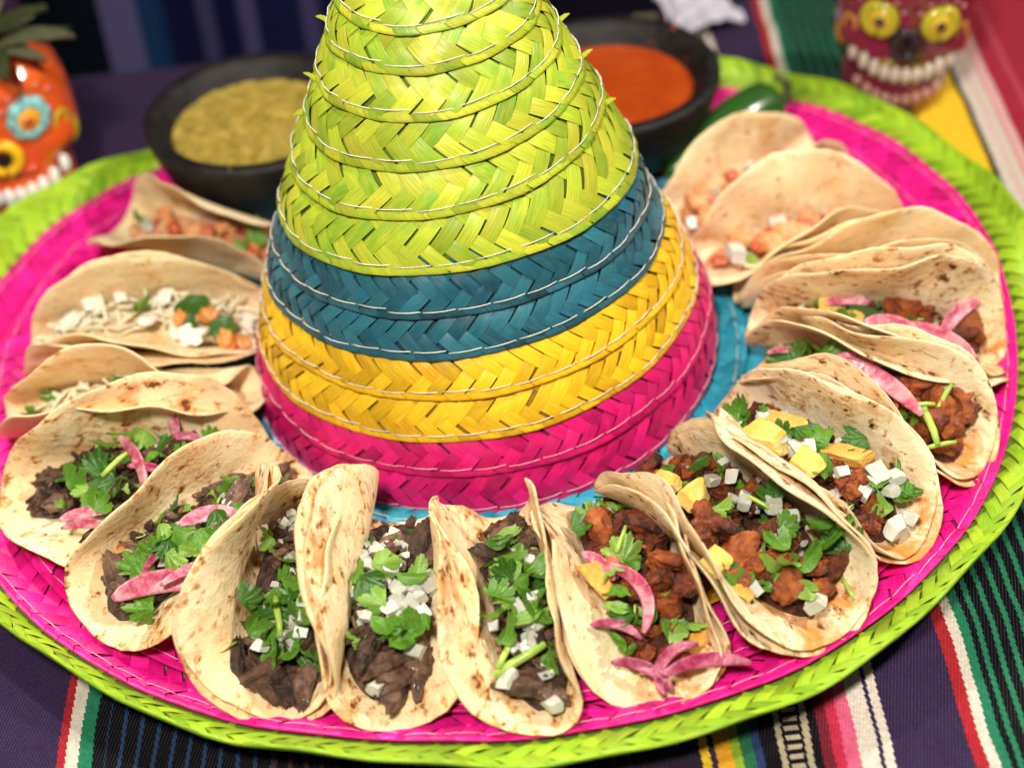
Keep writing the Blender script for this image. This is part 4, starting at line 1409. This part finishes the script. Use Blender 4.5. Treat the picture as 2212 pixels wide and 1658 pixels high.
# ------------------------------------------------------------------ chilli pepper
def pepper():
    a, b_ = at(1440, 380, .012), at(1672, 228, .020)
    m1, m2 = a + (b_ - a) * .35 + [0, 0, .003], a + (b_ - a) * .7 + [0, 0, .005]
    path = []
    for s in np.linspace(0, 1, 22):
        k = 1 - s
        path.append(k ** 3 * a + 3 * k * k * s * m1 + 3 * k * s * s * m2 + s ** 3 * b_)
    rad = [.0122 * (max(.04, math.sin(PI * min(s * .62 + .02, .5))) ** .8) * (1 if s < .9 else math.sqrt(max(.05, 1 - ((s - .9) / .105) ** 2))) for s in np.linspace(0, 1, 22)]
    root = thing('chilli_pepper', 'glossy dark green chilli pepper with a curled stem behind the rear right taco', 'pepper')
    V, F = tube(path, rad, 20)
    link('pepper_body', mesh_from('pepper_body', V, F, [M_PEPPER]), root)
    st = [b_ + [0, 0, 0], at(1697, 215, .024), at(1703, 190, .029), at(1694, 172, .033), at(1672, 165, .034)]
    pts = []
    st = [np.array(p) for p in st]
    for i in range(len(st) - 1):
        for s in np.linspace(0, 1, 5)[:-1]:
            pts.append(st[i] * (1 - s) + st[i + 1] * s)
    pts.append(st[-1])
    V, F = tube(pts, np.linspace(.0030, .0016, len(pts)), 10)
    link('stem', mesh_from('stem', V, F, [plain('pepper_stem', (.03, .05, .012), .5, (.09, .11, .03), 80)]), root)


pepper()


# ------------------------------------------------------------------ sugar skull mugs
def skull(base, face_dir, s, label, cols, flip):
    root = thing('skull_mug', label, 'mug', 'painted ceramic skulls beside the hat', tuple(base))
    root.rotation_euler = (0, math.radians(cols.get('lean', 0)), face_dir)
    EZ, NZ, TZ, LZ = cols.get('z', (.068, .0525, .0305, .0150))
    glaze = plain('glaze', cols['skin'], .16, cols['skin2'], 30, .5, 0, .25, 60, .5)
    W = .0325 * s
    DZ = cols.get('z', (.068, 0, 0, 0))[0] - .068
    TOP = cols.get('top', .108)

    def unsq(zz):
        return zz if zz < .07 else .07 + (zz - .07) * (.108 - .07) / (TOP - .07)

    def radius(z):
        prof = [(0, .70), (.008, .80), (.02, .86), (.034, .90), (.046, .97), (.06, 1.06), (.075, 1.08), (.09, 1.0), (.10, .86), (.108, .62)]
        return np.interp(unsq(z / s), [p[0] for p in prof], [p[1] for p in prof]) * W * (1 - cols.get('taper', 0) * min(1, max(0, (z / s - .05) / .04)))

    def front(x, z):
        r = radius(z)
        return -math.sqrt(max(0., r * r - x * x)) * 1.02
    V = []
    zs = np.linspace(0, TOP * s, 34)
    n = 72
    for z in zs:
        r = radius(z)
        for k in range(n):
            a = 2 * PI * k / n - PI / 2
            x, y = r * math.cos(a), r * math.sin(a)
            zz = unsq(z / s)
            f_ = max(0, -math.sin(a))
            # eye hollows, cheek bones, brow and the gap under the cheeks
            for ex in (-.0145, .0145):
                d2 = ((x / s - ex) / .009) ** 2 + ((zz - EZ) / .009) ** 2
                y += .0035 * s * math.exp(-d2) * f_
            for ex in (-.026, .026):
                d2 = ((x / s - ex) / .008) ** 2 + ((zz - .050 - DZ) / .008) ** 2
                x += .0035 * s * math.exp(-d2) * (1 if ex > 0 else -1)
                y -= .003 * s * math.exp(-d2)
                d2 = ((x / s - ex) / .009) ** 2 + ((zz - .034 - DZ) / .009) ** 2
                x -= .003 * s * math.exp(-d2) * (1 if ex > 0 else -1)
            y -= .0028 * s * math.exp(-((zz - .083 - DZ) / .006) ** 2) * f_
            y -= .0030 * s * math.exp(-((zz - .026 - DZ) / .016) ** 2) * f_ ** 2
            V.append((x, y, z))
    F = [tuple(reversed(f)) for f in grid_faces(len(zs), n, True)][::1]
    F.append(tuple((len(zs) - 1) * n + k for k in range(n)))
    F.append(tuple(range(n - 1, -1, -1)))
    link('head', mesh_from('head', V, F, [glaze]), root)

    def blob(name, x, z, sx, sy, sz, mat, out=0., rot=0.):
        V, F = ico(2)
        y = front(x, z) - out
        M4 = Matrix.Translation((x, y, z)) @ Matrix.Rotation(math.atan2(x, -y) if abs(y) > 1e-6 else 0, 4, 'Z') @ Matrix.Rotation(rot, 4, 'Y') @ Matrix.Diagonal((sx, sy, sz, 1))
        return link(name, mesh_from(name, V, F, [mat]), root, mat=M4)

    def ringp(name, x, z, R, r, mat, out=0., petals=0, sxz=(1, 1)):
        pts = []
        for k in range(49):
            a = 2 * PI * k / 48
            rr = R * (1 + (.10 * math.cos(petals * a) if petals else 0))
            pts.append((rr * math.cos(a) * sxz[0], 0, rr * math.sin(a) * sxz[1]))
        V, F = tube(pts, r, 8, False)
        y = front(x, z) - out
        M4 = Matrix.Translation((x, y, z)) @ Matrix.Rotation(math.atan2(x, -y) * .9, 4, 'Z')
        return link(name, mesh_from(name, V, F, [mat]), root, mat=M4)
    g = lambda n_, c, r_=.18: plain(n_, c, r_, None, 60, .5, 0, 0, 200, .5)
    tooth = g('tooth_glaze', cols['tooth'])
    ring_m, iris_m, pup_m = g('eye_ring', cols['ring']), g('iris', cols['iris']), g('pupil', cols['pupil'])
    for ex in (-.0145 * s, .0145 * s):
        ringp('eye_ring', ex, EZ * s, .0072 * s, .0030 * s, ring_m, -.001, cols.get('petals', 8))
        blob('iris', ex, EZ * s, .0060 * s, .0026 * s, .0060 * s, iris_m, .0005)
        blob('pupil', ex, EZ * s, .0026 * s, .0018 * s, .0026 * s, pup_m, .0025)
    ringp('nose_ring', 0, NZ * s, .0062 * s, .0028 * s, g('nose_ring', cols['nosering']), .001, 0, (1, 1.05))
    for dx in (-.0020, .0020):
        blob('nostril', dx * s, NZ * s, .0022 * s, .0022 * s, .0045 * s, g('nostril', (.008, .006, .01)), .0015, dx * 140)
    orn = g('ornament', cols['orn'])
    for sgn in (-1, 1):
        blob('cheek_swirl', sgn * .0285 * s, (.050 + DZ) * s, .0050 * s, .0045 * s, .0075 * s, orn, .0, sgn * .3)
        ringp('swirl', sgn * .0265 * s, (.0585 + DZ) * s, .0040 * s, .0016 * s, orn, .0, 0)
        blob('moustache', sgn * .0085 * s, (.0435 + DZ) * s, .0060 * s, .0022 * s, .0020 * s, g('lip_paint', cols['lip']), .001, sgn * .25)
        for k in range(5):
            a = PI * (.15 + .18 * k)
            blob('brow_dot', sgn * (.0145 * s + .0115 * s * math.cos(a)), (EZ + .002) * s + .0115 * s * math.sin(a), .0013 * s, .0011 * s, .0013 * s, g('dot', cols['dot']), .0005)
    for k in range(10):
        q = (k - 4.5) / 4.5
        x = q * .0235 * s
        blob('tooth', x, (TZ + .0055 * q * q) * s, .0027 * s, .0022 * s, .0048 * s, tooth, .0028)
    for k in range(9):
        q = (k - 4) / 4
        x = q * .0195 * s
        blob('tooth', x, (LZ + .0050 * q * q) * s, .0024 * s, .0020 * s, .0034 * s, g('lower_tooth', cols['low']), .0022)
    return root


sk1 = skull(at(56, 426, ZT), math.radians(8), 1.0, 'glossy orange skull planter with a turquoise ringed eye, cut off by the left edge',
            dict(top=.084, taper=.33, z=(.057, .0415, .0205, .0055), skin=(.70, .085, .012), skin2=(.78, .13, .02), tooth=(.85, .83, .78), low=(.75, .70, .66), ring=(.22, .56, .58), iris=(.80, .38, .02), pupil=(.45, .05, .02),
                 nosering=(.85, .50, .01), orn=(.45, .34, .02), lip=(.60, .05, .01), dot=(.60, .20, .16)), 1)
sk2 = skull(at(1918, 206, ZT), math.radians(-10), .91, 'glossy maroon skull mug with yellow eyes and pale teeth at the upper right',
            dict(skin=(.19, .020, .042), skin2=(.24, .032, .058), tooth=(.62, .56, .45), lean=6, petals=0, z=(.061, .0495, .0315, .016), low=(.50, .26, .20), ring=(.50, .46, .03), iris=(.66, .46, .03), pupil=(.02, .01, .03),
                 nosering=(.02, .015, .02), orn=(.55, .26, .03), lip=(.26, .17, .03), dot=(.55, .20, .24)), 0)


def succulent():
    b0 = np.array(sk1.location) + np.array([0, -.006, .080])
    root = thing('succulent_plant', 'small brownish green leafy plant growing from the orange skull planter', 'plant', None, tuple(b0))
    mats = [leaf_mat('plant_leaf', (.035, .055, .018), (.08, .085, .04)), leaf_mat('plant_leaf_pale', (.10, .11, .06), (.17, .16, .10))]
    g = random.Random(5)
    for i in range(16):
        a = i * 2.4
        L, w = g.uniform(.030, .048), g.uniform(.010, .016)
        el = g.uniform(.2, 1.2)
        V = []
        U = []
        for j in range(7):
            s = j / 6
            ww = w * math.sin(PI * (0.12 + .86 * s)) ** .8
            r = L * s * math.cos(el * (1 - .4 * s))
            z = L * s * math.sin(el * (1 - .4 * s)) - .006 * s * s
            for q in (-1, -.4, .4, 1):
                for side in (0, 1):
                    V.append((r * math.cos(a) - q * ww * math.sin(a) * .5, r * math.sin(a) + q * ww * math.cos(a) * .5, z + .0012 * (1 - q * q) * (1 if side else -1) + .001 * q * q))
                    U.append((q + i, s * 3, .3 + q))
        F = []
        for j in range(6):
            b_ = j * 8
            for q in range(3):
                F.append((b_ + q * 2, b_ + q * 2 + 2, b_ + 8 + q * 2 + 2, b_ + 8 + q * 2))
                F.append((b_ + q * 2 + 1, b_ + 8 + q * 2 + 1, b_ + 8 + q * 2 + 3, b_ + q * 2 + 3))
        link('leaf', mesh_from('leaf', V, F, [mats[i % 2]], None, U), root)
    V, F = lathe([(.001, -.004), (.006, -.004), (.004, .006), (.002, .02), (.0008, .022)], 10)
    link('stem', mesh_from('stem', V, F, [mats[0]]), root)


succulent()


def napkin():
    c = at(1505, 40, ZT)
    V = []
    n = 22
    for j in range(n + 1):
        for i in range(n + 1):
            x, y = (i / n - .5) * .032, (j / n - .5) * .05
            z = .006 + .010 * abs(nz((x, y, 0), 70, 4)) + .004 * nz((x, y, 0), 160, 9) + .004 * (1 - abs(x) / .016)
            V.append((x, y, max(z, .0008)))
    top = np.array(V)
    bot = top - [0, 0, .0006]
    m = (n + 1) ** 2
    F = grid_faces(n + 1, n + 1) + [tuple(k + m for k in f_[::-1]) for f_ in grid_faces(n + 1, n + 1)]
    o = link('paper_napkin', mesh_from('paper_napkin', np.vstack([top, bot]), F, [plain('white_paper', (.48, .45, .54), .8)]), None, tuple(c))
    o.rotation_euler = (0, 0, .25)
    tag(o, 'crumpled white paper napkin lying on the cloth behind the red salsa bowl', 'napkin')


napkin()
